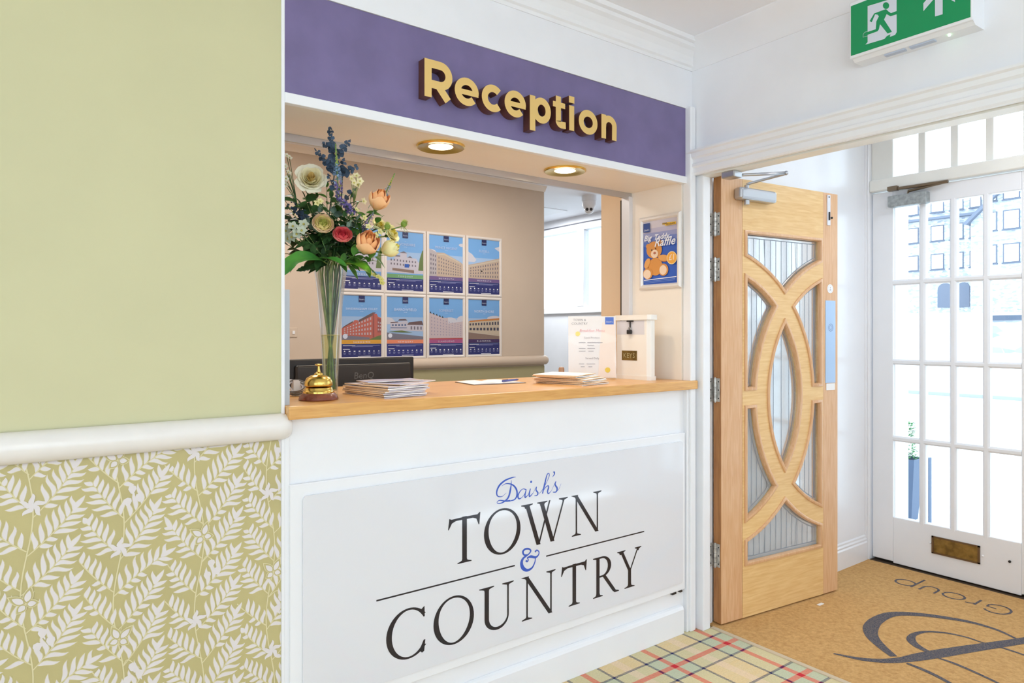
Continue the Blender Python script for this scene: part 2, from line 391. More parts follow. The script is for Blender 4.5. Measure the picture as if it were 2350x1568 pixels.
# the word Group, read from the street door
def gl(c, rx, ry, a0, a1): # letter-space arc: returns pts (along, up)
    return [Vector((p.x, p.y)) for p in arc(c[0], c[1], rx, ry, a0, a1, 22)]
word = []
wv = .0105
word += ribbon(gl((.055, .065), .052, .062, 38, 322), wv) + ribbon([(.098, .028), (.098, .062), (.06, .062)], wv)
word += ribbon([(.142, 0), (.142, .088)], wv) + ribbon(gl((.178, .05), .036, .036, 150, 85), wv)
word += ribbon(gl((.245, .046), .046, .044, 0, 352) , wv, False)
word += ribbon([(.318, .09)] + gl((.352, .04), .034, .038, 180, 360) + [Vector((.386, .09))], wv) 
word += ribbon([(.425, -.075), (.425, .09)], wv) + ribbon(gl((.47, .046), .045, .044, 180, -175), wv)
pl.lay([[Vector((q[0] * 1.0 + 1.150, q[1] * 1.0 - 3.805)) for q in p] for p in word], navypile)
pl.build('mat_lettering', mt)
tag(MB().box(2.62, 2.66, 1.575, 1.59, .0062, .0078).build('paper_scrap', paper, org=(2.64, 1.58, .0062)), 'tiny white scrap of paper lying on the mat in front of the oak door', 'scrap').location = PZ(1884, 1388, .0062)
struct(MB().box(2.505, 2.526, -.05, 1.89, 0, .004).build('trim_threshold', mat('carpet_edging', (206, 188, 160), .8)))

# ================================================================== WALLS
struct(MB().box(-3, .637, 1.945, 2.06, -.06, 2.6).build('wall_left', green), 'sage green painted wall left of the reception hatch')
struct(MB().box(.637, .646, 1.941, 2.06, 0, 2.6).build('trim_wall_end', whitegloss))
# wallpaper dado with trailing fern fronds, flowers, bells and butterflies
ground = mat('wallpaper_ground', (194, 182, 128), .6, var=.03, scale=8); leafp = mat('wallpaper_leaf', (224, 217, 216), .55)
outl = mat('wallpaper_outline', (220, 210, 166), .55)
wp = Print((0, 1.945, 0), (1, 0, 0), (0, 0, 1), .0003)
X0, X1, Z0, Z1 = -.35, .6365, .05, 1.02
BX = (X0, Z0, X1, Z1)
wp.lay(rect(X0, Z0, X1, Z1), ground)
leaves = []; outs = []; stems = []; extra = []
def wl(p, ang, ln, wd, bend=0):
    d = Vector((math.cos(ang), math.sin(ang))); q = Vector((-d.y, d.x)); L = []; Rr = []
    for k in range(8):
        t = k / 7; hw = wd * .5 * math.sin(math.pi * t ** .8) ** .85 if 0 < t < 1 else 0; c = Vector(p) + d * ln * t + q * bend * ln * math.sin(math.pi * 2 * t * .9)
        L.append(c + q * hw)
        if 0 < k < 7: Rr.append(c - q * hw)
    return L + Rr[::-1]
used = []
def place(c, q, sz, wd, bd):
    d = Vector((math.cos(q), math.sin(q)))
    for f in (1.0, .84, .7, .56, .44):
        pp = [Vector(c) + d * sz * f * t for t in (.35, .55, .75, .95)]
        if all((a - b).length > .0078 for a in pp for b in used):
            used.extend(pp); outs.append(wl(c, q, sz * f * 1.03, wd + .0026, bd)); leaves.append(wl(Vector(c) + d * .002, q, sz * f * .95, wd, bd)); return
def keep(c, r):
    for a in range(0, 360, 40):
        for rr in (.4, .9): used.append(Vector(c) + Vector((math.cos(R(a)), math.sin(R(a)))) * r * rr)
def frond(p, ang, ln, n, flip, curl=.25):
    pts = []; a = ang; c = Vector(p)
    for k in range(n + 1):
        pts.append(c.copy()); c = c + Vector((math.cos(a), math.sin(a))) * ln / n; a += curl / n * flip
    stems.extend(ribbon(pts, [.0026] * len(pts)))
    a = ang
    for k in range(1, n + 1):
        t = k / n; a += curl / n * flip; sz = (.052 * (1 - .40 * abs(t - .45) * 1.6)) * ln / .12
        for sg in (1, -1):
            q = a + sg * (R(50) - .25 * t); wd = .0100; c = pts[k] if sg > 0 else pts[k] - Vector((math.cos(a), math.sin(a))) * ln / n * .4
            bd = random.uniform(.03, .10) * -sg; place(c, q, sz, wd, bd)
    place(pts[-1], a, .042, .0115, .02)
def flower(c, r):
    for k in range(5):
        a = R(90 + 72 * k) + random.uniform(-.1, .1); extra.append(wl(c, a, r, r * .40, .1))
def bell(c, s):
    extra.append([Vector(c) + Vector(q) * s for q in ((0, .5), (.38, .36), (.46, 0), (.2, -.5), (0, -.62), (-.2, -.5), (-.46, 0), (-.38, .36))])
    extra.append(wl(Vector(c) + Vector((s * .1, -s * .4)), R(-70), s * .5, s * .18))
fly = []
def butterfly(c, s, rot):
    for sg in (1, -1):
        for a, l, wdt in ((55, 1.25, .62), (-25, .8, .6)):
            q = R(90 - sg * (90 - a)) + rot; fly.append((wl(c, q, s * l, s * wdt, 0)))
    outs.append(wl(Vector(c) - Vector((0, s * .35)), R(90) + rot, s * .8, s * .2))
    stems.extend(ribbon([Vector(c), Vector(c) + Vector((s * .5, s * .8))], .0014))
    stems.extend(ribbon([Vector(c), Vector(c) + Vector((s * .15, s * .9))], .0014))
pitch = .186; k = 0
for ci in range(-1, 4):
    cx = .607 - pitch * (3 - ci) + .0; off = (.045 if ci % 2 else 0)
    zz = -.02 + off; i = 0; sp = []
    while zz < 1.1:
        wob = .012 * math.sin(zz * 16 + ci); sp.append((cx + wob, zz)); 
        if i % 2 == 0:
            kk = (i // 2 + ci * 2) % 5
            if kk == 0: flower((cx + wob, zz + .028), .029); keep((cx + wob, zz + .028), .02)
            elif kk == 2: keep((cx + .034, zz - .025), .024)
            elif kk == 3: butterfly((cx + wob * .5 + .004, zz - .020), .034, random.uniform(-.5, .5)); keep((cx + .004, zz - .012), .034)
            frond((cx + wob, zz), R(44 + random.uniform(-6, 6)), .130, 7, 1 if random.random() < .7 else -1)
            frond((cx + wob, zz + .012), R(137 + random.uniform(-7, 7)), .112, 6, -1)
            if kk == 2:
                for bxp, bz in ((.03, .0), (.046, -.022), (.02, -.03)): bell((cx + bxp, zz - .006 + bz), .020)
                stems.extend(ribbon(smoothpts([(cx + wob, zz), (cx + .02, zz + .014), (cx + .046, zz - .014)], 4), .0022))
        zz += .0445; i += 1
    stems.extend(ribbon(smoothpts(sp, 3), .003))
wp.lay(outs, outl, BX); wp.lay(stems, outl, BX); wp.lay(leaves, leafp, BX)
wp.lay([wl(p[0] + Vector((0, 0)), 0, 0, 0) if False else [q for q in p] for p in extra], leafp, BX)
wp.lay(fly, outl, BX); wp.lay([[p[0] + (q - p[0]) * .86 + (sum(p, Vector((0, 0))) / len(p) - p[0]) * .10 for q in p] for p in fly], ground, BX)
wp.lay([[p[0] + (q - p[0]) * .62 + (sum(p, Vector((0, 0))) / len(p) - p[0]) * .25 for q in p] for p in fly], leafp, BX)
wpo = wp.build('wallpaper', bpy.data.objects['wall_left'])
wpo['label'] = 'olive wallpaper with pale fern fronds and butterflies'
# chair rail with a rounded end
mb = MB(); prof = []
for kx in range(13):
    a = R(-90 + 180 * kx / 12); prof.append((math.cos(a) * .036 + .004, math.sin(a) * .0375))
def rail_mesh(xa, xb, yw, zc, sx=1):
    m_ = MB(); n = len(prof); vs = []; xs = [xa, xb - .036, xb - .03, xb - .022, xb - .013, xb - .006, xb - .001]; sc = [1, 1, .985, .93, .8, .6, .2]
    for x_, s_ in zip(xs, sc):
        for (p, z) in prof: vs.append((x_, yw - max(p * (1 if s_ == 1 else s_), 0), zc + z * (1 if s_ == 1 else (1 - (1 - s_) * .75))))
    fs = [(i * n + j, i * n + j + 1, (i + 1) * n + j + 1, (i + 1) * n + j) for i in range(len(xs) - 1) for j in range(n - 1)]
    fs.append(tuple(range((len(xs) - 1) * n, len(xs) * n))); m_.add(vs, fs); return m_
struct(rail_mesh(-3, .668, 1.945, 1.036).build('trim_1', rail, smooth=2), 'thick off white rounded chair rail on the green wall')

# reception wall: above the fascia, framing trims and soffit
m_ = MB(); m_.box(.646, 2.44, 1.94, 2.06, 2.284, 2.6); m_.box(.646, 2.44, 1.9565, 2.06, 2.03, 2.284)
struct(m_.build('wall_reception', white), 'white wall above the purple fascia')
struct(MB().box(.646, 2.41, 1.938, 1.96, 1.955, 1.985).build('trim_2', whitegloss, bevel=.002))
m_ = MB(); m_.box(.646, 2.42, 1.957, 2.30, 1.962, 2.03); struct(m_.build('ceiling_hatch_soffit', peach), 'peach white soffit over the reception counter')
m_ = MB(); m_.box(2.395, 2.452, 1.96, 2.32, 0, 2.03); struct(m_.build('wall_hatch_side', peach), 'peach white side wall of the hatch behind the framed bear poster')
m_ = MB(); m_.box(.60, .646, 2.06, 2.32, 0, 2.03); struct(m_.build('wall_hatch_left', peach))
# right hand pilaster and door lining
m_ = MB(); m_.box(2.402, 2.438, 1.915, 1.96, 0, 2.29); struct(m_.build('trim_3', whitegloss, bevel=.006, seg=3))
m_ = MB(); m_.box(2.438, 2.452, 1.93, 1.97, 0, 2.0); m_.box(2.452, 2.502, 1.888, 1.97, 0, 2.0); m_.box(2.502, 2.555, 1.915, 1.97, 0, 2.0)
struct(m_.build('trim_door_lining', whitegloss, bevel=.004), 'white moulded door lining beside the oak door')
# counter front: fixed upper board, hinged panel, plinth, skirting
m_ = MB(); m_.box(.646, 2.40, 1.945, 1.975, .0, 1.055); struct(m_.build('wall_counter_front', whitegloss))
m_ = MB(); m_.box(.646, .66, 1.941, 1.946, 0, 1.055); m_.box(2.388, 2.402, 1.925, 1.946, 0, 1.055); struct(m_.build('trim_4', whitegloss, bevel=.002))
m_ = MB(); m_.box(.658, 2.384, 1.931, 1.944, .188, .868)
fp = m_.build('counter_panel', whitegloss, bevel=.003); tag(fp, 'large white hinged board under the counter that carries the hotel sign', 'panel')
m_ = MB(); m_.prism([(.646, 1.944, 0), (.646, 1.924, 0), (.646, 1.924, .105), (.646, 1.930, .118), (.646, 1.944, .122)], (1.722, 0, 0)); struct(m_.build('baseboard_counter', whitegloss, bevel=.002))
for a, b in ((2.30, 2.325), (2.35, 2.365)): MB().box(a, b, 1.930, 1.944, .18, .188).build('hinge', dark, fp)
# ---- doorway wall
m_ = MB(); m_.box(2.44, 2.555, -.25, 1.945, 2.005, 2.6); m_.box(2.44, 2.555, -4, -.25, 0, 2.6); m_.box(2.441, 2.555, 1.9455, 2.06, 2.0, 2.6)
struct(m_.build('wall_right', white), 'white wall over the porch doorway')
hp = [(0, 1.99), (.018, 1.99), (.022, 1.998), (.022, 2.018), (.030, 2.024), (.030, 2.034), (.024, 2.04), (.024, 2.056), (.034, 2.064), (.036, 2.08), (.044, 2.086), (.044, 2.094), (0, 2.096)]
m_ = MB(); m_.prism([(2.44 - p, 1.938, z) for p, z in hp], (0, -2.188, 0)); struct(m_.build('trim_5', whitegloss, smooth=False), 'moulded white architrave over the porch doorway')
m_ = MB(); m_.box(2.448, 2.555, -.25, 1.915, 1.994, 2.006); m_.box(2.452, 2.502, -.25, 1.89, 1.985, 1.995); struct(m_.build('trim_door_head', cream))
# cornices
cp = [(0, 2.452), (.010, 2.452), (.012, 2.464), (.020, 2.470), (.022, 2.482), (.030, 2.500), (.046, 2.520), (.060, 2.530), (.064, 2.542), (.078, 2.546), (.082, 2.562), (.082, 2.6), (0, 2.6)]
m_ = MB(); m_.prism([(-3, 1.945 - p, z) for p, z in cp], (5.44, 0, 0)); struct(m_.build('trim_6', whitegloss), 'stepped white cornice over the reception wall')
m_ = MB(); m_.prism([(2.44 - p, 1.94, z) for p, z in [(0, 2.452), (.003, 2.452), (.01, 2.47), (.022, 2.50), (.05, 2.535), (.078, 2.556), (.082, 2.562), (.082, 2.6), (0, 2.6)]], (0, -5.9, 0)); struct(m_.build('trim_7', white, smooth=True))
struct(MB().box(-3, 4.1, -4, 1.96, 2.562, 2.66).build('ceiling', ceilm))
# lobby walls behind the camera, with windows added to let daylight in
m_ = MB(); m_.box(-3.1, -3, -4, 1.95, 0, .5); m_.box(-3.1, -3, -4, 1.95, 2.3, 2.6); m_.box(-3.1, -3, -4, -3.3, .5, 2.3); m_.box(-3.1, -3, .9, 1.95, .5, 2.3); m_.box(-3.1, -3, -1.3, -1.1, .5, 2.3)
struct(m_.build('wall_far_left', white))
for n_, (a, b) in enumerate(((-3.3, -1.3), (-1.1, .9))):  # unseen windows added so daylight falls on the doorway wall
    wn = bpy.data.objects.new('window_%d' % (n_ + 7), None); COL.objects.link(wn); struct(wn)
    f = MB(); f.box(-3.06, -3.0, a, b, .5, .56); f.box(-3.06, -3.0, a, b, 2.24, 2.3)
    for c in (a, (a + b) / 2 - .025, b - .05): f.box(-3.058, -3.002, c, c + .05, .56, 2.24)
    f.build('window_frame', whitegloss, wn)
m_ = MB(); m_.box(-3, 2.5, -4.1, -4, 0, .5); m_.box(-3, 2.5, -4.1, -4, 2.3, 2.6)
for a, b in ((-3, -2.2), (-.45, .05), (1.8, 2.5)): m_.box(a, b, -4.1, -4, .5, 2.3)
struct(m_.build('wall_rear', white))
for n_, (a, b) in enumerate(((-2.2, -.45), (.05, 1.8))):  # unseen rear windows added to bring sky light into the lobby
    wn = bpy.data.objects.new('window_%d' % (n_ + 5), None); COL.objects.link(wn); struct(wn)
    f = MB(); f.box(a, b, -4.06, -4.0, .5, .56); f.box(a, b, -4.06, -4.0, 2.24, 2.3); f.box(a, a + .05, -4.06, -4, .5, 2.3); f.box(b - .05, b, -4.06, -4, .5, 2.3); f.box((a + b) / 2 - .025, (a + b) / 2 + .025, -4.06, -4, .5, 2.3); f.build('window_frame', whitegloss, wn)
for lx, ly in FILL_LAMPS:  # casings for the added lobby fill lights
    t_ = thing('fill_panel', 'square white ceiling light in the lobby ceiling', 'ceiling light', (lx, ly, 2.562), group='lobby ceiling lights')
    f = MB(); f.box(lx - .31, lx + .31, ly - .31, ly + .31, 2.552, 2.562); f.build('frame', whiteplastic, t_)
for lx, ly, lz in FILL_GLOBES:  # globes and flexes for the added lobby lamps
    t_ = thing('fill_globe', 'clear glass globe pendant lamp in the lobby', 'pendant lamp', (lx, ly, 2.562), group='lobby pendant lamps')
    MB().lathe([(.05, 2.562), (.05, 2.54), (.004, 2.53), (.004, 2.19), (.03, 2.185), (.03, 2.165)], (lx, ly, 0), 16).build('flex', brass, t_, smooth=True)
    MB().ball((lx, ly, lz), .15, 24).build('glass_globe', glass('globe_glass', (.99, .99, .99), .3), t_, smooth=2)
for nm, lx, ly, lz in (('vestibule', 3.3, .7, 2.562), ('office_left', 1.1, 3.3, 2.48), ('office_right', 2.7, 3.3, 2.48), ('back_room', 4.1, 5.2, 2.48)):  # casings for the added porch, office and back room fills
    t_ = thing('fill_panel', {'vestibule': 'square white ceiling light in the porch ceiling', 'office_left': 'square white ceiling light over the office monitor', 'office_right': 'square white ceiling light in the office nearer the back room', 'back_room': 'square white ceiling light in the back room'}[nm], 'ceiling light', (lx, ly, lz))
    f = MB(); f.box(lx - .26, lx + .26, ly - .26, ly + .26, lz - .008, lz); f.build('frame', whiteplastic, t_)

# ================================================================== OFFICE behind the hatch
struct(MB().box(-.1, 3.516, 4.27, 4.38, 1.04, 2.48).build('wall_office', beige), 'beige office wall behind the hotel posters')
struct(MB().box(-.1, 3.516, 4.265, 4.38, 0, 1.04).build('wall_office_dado', sage_dark))
def rail2():
    m2 = rail_mesh(-.1, 3.552, 4.27, 1.085); return m2
struct(rail2().build('trim_8', beige_rail, smooth=2), 'beige rounded chair rail in the office')
m_ = MB(); m_.prism([(-.1, 4.27, 2.44), (-.1, 4.262, 2.44), (-.1, 4.25, 2.46), (-.1, 4.235, 2.48), (-.1, 4.27, 2.48)], (3.62, 0, 0)); struct(m_.build('trim_9', peach))
struct(MB().box(-.1, 4.8, 2.06, 6.5, 2.48, 2.56).build('ceiling_office', ceilm))
struct(MB().box(-.2, -.1, 2.06, 6.4, 0, 2.5).build('wall_office_left', peach))
struct(MB().box(-.1, 4.8, 6.4, 6.5, 0, 2.5).build('wall_office_rear', white))
m_ = MB(); m_.box(.646, 2.60, 2.30, 2.34, 1.985, 2.5); struct(m_.build('wall_hatch_head', beige))
m_ = MB(); m_.box(-.1, .646, 2.06, 2.10, 0, 2.5); struct(m_.build('wall_office_front', beige))
m_ = MB(); m_.box(2.505, 2.60, 2.32, 2.574, 0, 2.48); struct(m_.build('wall_partition', mat('lit_beige_paint', (236, 212, 180), .6)), 'tan wall stub just inside the hatch')  # lighter colour than the office beige makes the stub look lit
# wall between the back room and the vestibule
m_ = MB(); m_.box(2.453, 4.12, 1.971, 2.06, 0, 2.6); m_.box(4.12, 4.8, 2.05, 2.1, -.05, 2.6); m_.box(2.5555, 4.0, 1.93, 1.971, 0, 2.6); struct(m_.build('wall_vestibule', whitegloss), 'white side wall of the porch behind the open oak door')
# window wall of the back room
m_ = MB(); XW = 4.65
m_.box(XW, XW + .15, 2.1, 6.5, 0, 1.50); m_.box(XW, XW + .15, 2.06, 6.5, 2.38, 2.5); m_.box(XW, XW + .15, 2.06, 3.9, 1.5, 2.38); m_.box(XW, XW + .15, 6.2, 6.5, 1.5, 2.38)
struct(m_.build('wall_back_room', white))
wn = bpy.data.objects.new('window_1', None); COL.objects.link(wn); struct(wn, 'white framed window of the back room seen through the hatch')
f = MB(); f.box(XW - .02, XW + .06, 3.9, 6.2, 1.50, 1.565); f.box(XW - .02, XW + .06, 3.9, 6.2, 2.33, 2.39)
for a in (3.9, 5.01, 6.10): f.box(XW - .018, XW + .058, a, a + .105, 1.566, 2.329)
f.build('window_frame', whitegloss, wn, bevel=.006)
f = MB(); f.box(XW + .02, XW + .026, 3.95, 6.15, 1.55, 2.35); f.build('pane', clear, wn)
# cable along the ceiling of the back room
c_ = MB(); c_.tube([(XW - .008, 6.0, 2.40), (XW - .008, 5.0, 2.405), (XW - .008, 4.4, 2.40)], .005, 6); tag(c_.build('cable', mat('grey_cable', (120, 120, 130), .5), org=(XW, 5, 2.4)), 'thin grey cable run along the top of the back room wall', 'cable')
# dome camera
t_ = thing('security_camera', 'white dome security camera on the back room ceiling', 'security camera', (4.05, 4.31, 2.48))
cx, cy = 4.05, 4.31
MB().lathe([(.064, 2.48), (.064, 2.435), (.060, 2.434), (.060, 2.40), (.050, 2.375), (.036, 2.36)], (cx, cy, 0), 28).build('mount', whiteplastic, t_, smooth=True)
d_ = (Vector((0, 0, EYE)) - Vector((cx, cy, 2.36))).normalized()
MB().ball((cx, cy, 2.365), .043, 20).build('camera_ball', whiteplastic, t_, smooth=2)
q_ = d_.to_track_quat('Z', 'Y').to_matrix().to_4x4(); e_ = MB()
for s_ in (-.017, .017):
    e_.lathe([(.013, .036), (.013, .044), (.0001, .0445)], (cx, cy, 2.365), 14, q_ @ Matrix.Translation((s_, 0, 0)))
e_.build('lens', dark, t_)
# light switch
t_ = thing('light_switch', 'small white light switch on the office wall left of the posters', 'switch', (1.475, 4.27, 1.31))
MB().box(1.45, 1.50, 4.264, 4.27, 1.275, 1.335).build('plate', beige_rail, t_, bevel=.003); MB().box(1.468, 1.482, 4.259, 4.265, 1.295, 1.315).build('rocker', whiteplastic, t_)

# ---- hatch track and channels
t_ = thing('hatch_track', 'aluminium sliding track framing the reception hatch opening', 'window track', (1.5, 2.28, 1.094))
f = MB(); f.box(.646, 2.395, 2.262, 2.30, 1.945, 1.962); f.box(.646, 2.395, 2.256, 2.262, 1.936, 1.962); f.build('head_track', alu, t_, bevel=.001)
f = MB(); f.box(2.372, 2.395, 2.25, 2.30, 1.094, 1.945); f.build('side_channel', alul, t_, bevel=.001)
f = MB(); f.box(2.395, 2.505, 2.31, 2.33, 1.094, 1.94); f.build('gap_shade_strip', darkgap, t_)  # dark strip stands in for the shadow gap beside the channel
tag(MB().box(.6465, .664, 1.952, 2.05, 1.0945, 1.425).build('grey_upright_plate', mat('grey_metal', (176, 180, 184), .4, .3), org=(.655, 2.0, 1.0945)), 'narrow grey metal plate standing at the left end of the counter', 'plate')

# ---- worktop
tag(MB().box(.648, 2.442, 1.908, 2.52, 1.056, 1.094).build('reception_counter', oak_x, org=(1.5, 2.2, 1.056), bevel=.003), 'long light oak worktop of the reception hatch', 'counter')

# ================================================================== RECEPTION FASCIA
t_ = thing('reception_fascia', 'purple fascia board with raised gold letters reading Reception', 'sign', (1.5, 1.95, 1.985))
MB().box(.646, 2.402, 1.944, 1.956, 1.985, 2.283).build('fascia_board', purple, t_)
YF, YB = 1.905, 1.943
def gx(zx): return PY(640 + zx / 2.448, 200, YF).x
ZB = 2.054; CAP = .121; XH = .0925; SW = .0262
def letter(strokes, x, lab):
    """strokes: list of (pts, closed, width) in letter space"""
    mb = MB()
    for si, (pts, cl, wd) in enumerate(strokes):
        P = [Vector((p[0], p[1])) for p in pts]; n = len(P); L = []; Rr = []
        for i in range(n):
            a = P[(i - 1) % n] if cl or i > 0 else P[0]; b = P[(i + 1) % n] if cl or i < n - 1 else P[-1]
            t = (b - a).normalized(); q = Vector((-t.y, t.x)) * wd / 2
            if (cl or 0 < i < n - 1):
                t1 = (P[i] - a).normalized(); c_ = max(.5, t1.dot(t)); q = q / c_
            L.append(P[i] + q); Rr.append(P[i] - q)
        V = []
        for i in range(n):
            yf = YF + .00012 * si
            for (p, y) in ((L[i], yf), (Rr[i], yf), (Rr[i], YB), (L[i], YB)): V.append((x + p.x, y, ZB + p.y))
        for i in range(n if cl else n - 1):
            j = (i + 1) % n
            mb.add(V, [], 0) if False else None
        base = len(mb.v); mb.v += [Vector(v) for v in V]
        for i in range(n if cl else n - 1):
            j = (i + 1) % n
            for k in range(4):
                k2 = (k + 1) % 4; mb.f.append([base + i * 4 + k, base + i * 4 + k2, base + j * 4 + k2, base + j * 4 + k]); mb.m.append(0 if k == 0 else 1)
        if not cl:
            mb.f.append([base + k for k in (3, 2, 1, 0)]); mb.m.append(1); mb.f.append([base + (n - 1) * 4 + k for k in range(4)]); mb.m.append(1)
    mb.build('letter', [gold, brown_edge], t_)
def ar(cx, cy, rx, ry, a0, a1, n=22): return arc(cx, cy, rx, ry, a0, a1, n)
def LR(w):
    s = SW; rb = (CAP * .64 - s / 2) / 2; zc = CAP - s / 2 - rb
    return [([(s / 2, 0), (s / 2, CAP)], 0, s), ([(s * .9, CAP - s / 2), (w - s / 2 - rb, CAP - s / 2)] + ar(w - s / 2 - rb, zc, rb, rb, 86, -86, 14) + [(w - s / 2 - rb, zc - rb), (s * .9, zc - rb)], 0, s), ([(w * .48, zc - rb), (w - s * .62, 0)], 0, s)]
def Le(w):
    s = SW * .92; rx = w / 2 - s / 2; ry = XH / 2 - s / 2
    return [(ar(w / 2, XH / 2, rx, ry, -6, 318, 30), 0, s), ([(s * .8, XH / 2 - .002), (w - .001, XH / 2 - .002)], 0, s * .74)]
def Lc(w):
    s = SW * .95; return [(ar(w / 2 + .003, XH / 2, w / 2 - s / 2 + .003, XH / 2 - s / 2, 44, 316, 26), 0, s)]
def Lo(w):
    s = SW * .95; return [(ar(w / 2, XH / 2, w / 2 - s / 2, XH / 2 - s / 2, 0, 352, 44), 1, s)]
def Lp(w):
    s = SW * .95; rx = (w - s * .45) / 2 - s / 2
    return [([(s / 2, -.032), (s / 2, XH)], 0, s), (ar(w - s / 2 - rx, XH / 2, rx, XH / 2 - s / 2, 0, 352, 40), 1, s)]
def Lt(w):
    s = SW * .95; x = w * .42
    return [([(x, XH * 1.24), (x, s * .9)] + ar(x + s * .62, s * .98, s * .62, s * .52, 190, 268, 6) + [(w, s * .5)], 0, s), ([(0, XH - s * .38), (w * .95, XH - s * .38)], 0, s * .8)]
def Li(w):
    s = SW * .95; return [([(w / 2, 0), (w / 2, XH)], 0, s), ([(w / 2, XH + .010), (w / 2, XH + .035)], 0, s * 1.08)]
def Ln(w):
    s = SW * .95; r = (w - s) / 2
    return [([(s / 2, 0), (s / 2, XH)], 0, s), ([(s / 2, XH * .45)] + ar(w / 2 + .001, XH - s / 2 - r * .95, r, r * .95, 168, 0, 18) + [(w - s / 2, 0)], 0, s)]
for fn, a, b, ch in ((LR, 818, 975, 'R'), (Le, 988, 1123, 'e'), (Lc, 1140, 1257, 'c'), (Le, 1268, 1388, 'e'), (Lp, 1410, 1528, 'p'), (Lt, 1540, 1612, 't'), (Li, 1628, 1662, 'i'), (Lo, 1685, 1790, 'o'), (Ln, 1812, 1897, 'n')):
    letter(fn(gx(b) - gx(a)), gx(a), ch)

# ================================================================== HOTEL SIGN under the counter
t_ = thing('hotel_sign', 'large glossy white sign board reading Town & Country under the counter', 'sign', (1.5, 1.93, .22))
def rrect(x0, y0, x1, y1, r, n=5):
    o = []
    for cx, cy, a in ((x1 - r, y0 + r, -90), (x1 - r, y1 - r, 0), (x0 + r, y1 - r, 90), (x0 + r, y0 + r, 180)): o += arc(cx, cy, r, r, a, a + 90, n)
    return o
MB().prism([(p.x, 1.9305, p.y) for p in rrect(.693, .222, 2.362, .833, .012)], (0, -.0055, 0)).build('sign_board', acrylic, t_, bevel=.0008)
YS = 1.9249
def glyph(name, polys, m, k=0):
    p = Print((0, YS - .0001, 0), (1, 0, 0), (0, 0, 1), .0002); p.lay(polys, m); return p.build(name, t_)
TK, TN = .0185, .0072     # thick and thin strokes
def bar(x0, z0, x1, z1, w): # slanted stroke with horizontal ends
    return [Vector((x0 - w / 2, z0)), Vector((x0 + w / 2, z0)), Vector((x1 + w / 2, z1)), Vector((x1 - w / 2, z1))]
def serif(x, z, w, sw, up=1):
    """bracketed serif: centre x, at height z, total width w on a stem of width sw; up=1 foot, -1 head"""
    h = .0045 * up; b = .012 * up
    return [Vector(q) for q in ((x - w / 2, z), (x + w / 2, z), (x + w / 2, z + h * .7), (x + w * .30, z + h * 1.3), (x + sw / 2 + .0015, z + b * .7), (x + sw / 2, z + b * 1.2), (x - sw / 2, z + b * 1.2), (x - sw / 2 - .0015, z + b * .7), (x - w * .30, z + h * 1.3), (x - w / 2, z + h * .7))]
def gT(x0, x1, z0, z1):
    c = (x0 + x1) / 2; h = z1 - z0; w = x1 - x0
    return [bar(c, z0, c, z1, TK), serif(c, z0, w * .44, TK),
            [Vector(q) for q in ((x0 + .004, z1 + .001), (x0 + .012, z1 - .003), (c, z1 - .001), (x1 - .012, z1 - .001), (x1 - .002, z1 + .006), (x1, z1 + .005), (x1 - .004, z1 - .036), (x1 - .007, z1 - .036), (x1 - .016, z1 - .015), (x1 - .03, z1 - .010), (x0 + .03, z1 - .010), (x0 + .014, z1 - .016), (x0 + .002, z1 - .036), (x0 - .001, z1 - .036))]]
def gO(x0, x1, z0, z1):
    cx, cz = (x0 + x1) / 2, (z0 + z1) / 2; rx, rz = (x1 - x0) / 2, (z1 - z0) / 2; out = []
    n = 56
    def outer(a): return Vector((cx + rx * math.cos(a), cz + rz * math.sin(a)))
    def inner(a):
        x, y = (rx - TK * .98) * math.cos(a), (rz - TN * .95) * math.sin(a); t = R(14)   # tilted stress
        tilt = .0035 * math.sin(2 * a + .4); return Vector((cx + x + tilt, cz + y - .0))
    for k in range(n):
        a, b = 2 * math.pi * k / n, 2 * math.pi * (k + 1) / n; out.append([outer(a), outer(b), inner(b), inner(a)])
    return out
def gW(x0, x1, z0, z1):
    w = x1 - x0; c1, c2 = x0 + w * .36, x0 + w * .66; m1 = x0 + w * .44; zl = z0 + .001
    return [bar(c1, zl, x0 + w * .12, z1, TK), bar(c1 + .001, zl, x0 + w * .60, z1, TN), bar(c2, zl, x0 + w * .42, z1, TK), bar(c2 + .001, zl, x0 + w * .92, z1, TN),
            serif(x0 + w * .12, z1, w * .24, TK, -1), serif(x0 + w * .44, z1, w * .22, TK, -1), serif(x0 + w * .90, z1, w * .20, TN, -1)]
def gN(x0, x1, z0, z1):
    w = x1 - x0; a, b = x0 + w * .155, x1 - w * .14
    return [bar(a, z0, a, z1, TN), bar(b - TN * .3, z0 - .001, a - TK * .25, z1, TK), bar(b, z0 - .001, b, z1, TN), serif(a, z0, w * .30, TN), serif(b, z1, w * .28, TN, -1),
            [Vector(q) for q in ((x0 - .004, z1), (a + TK * .5, z1), (a + TK * .2, z1 - .012), (x0 + .006, z1 - .004))]]
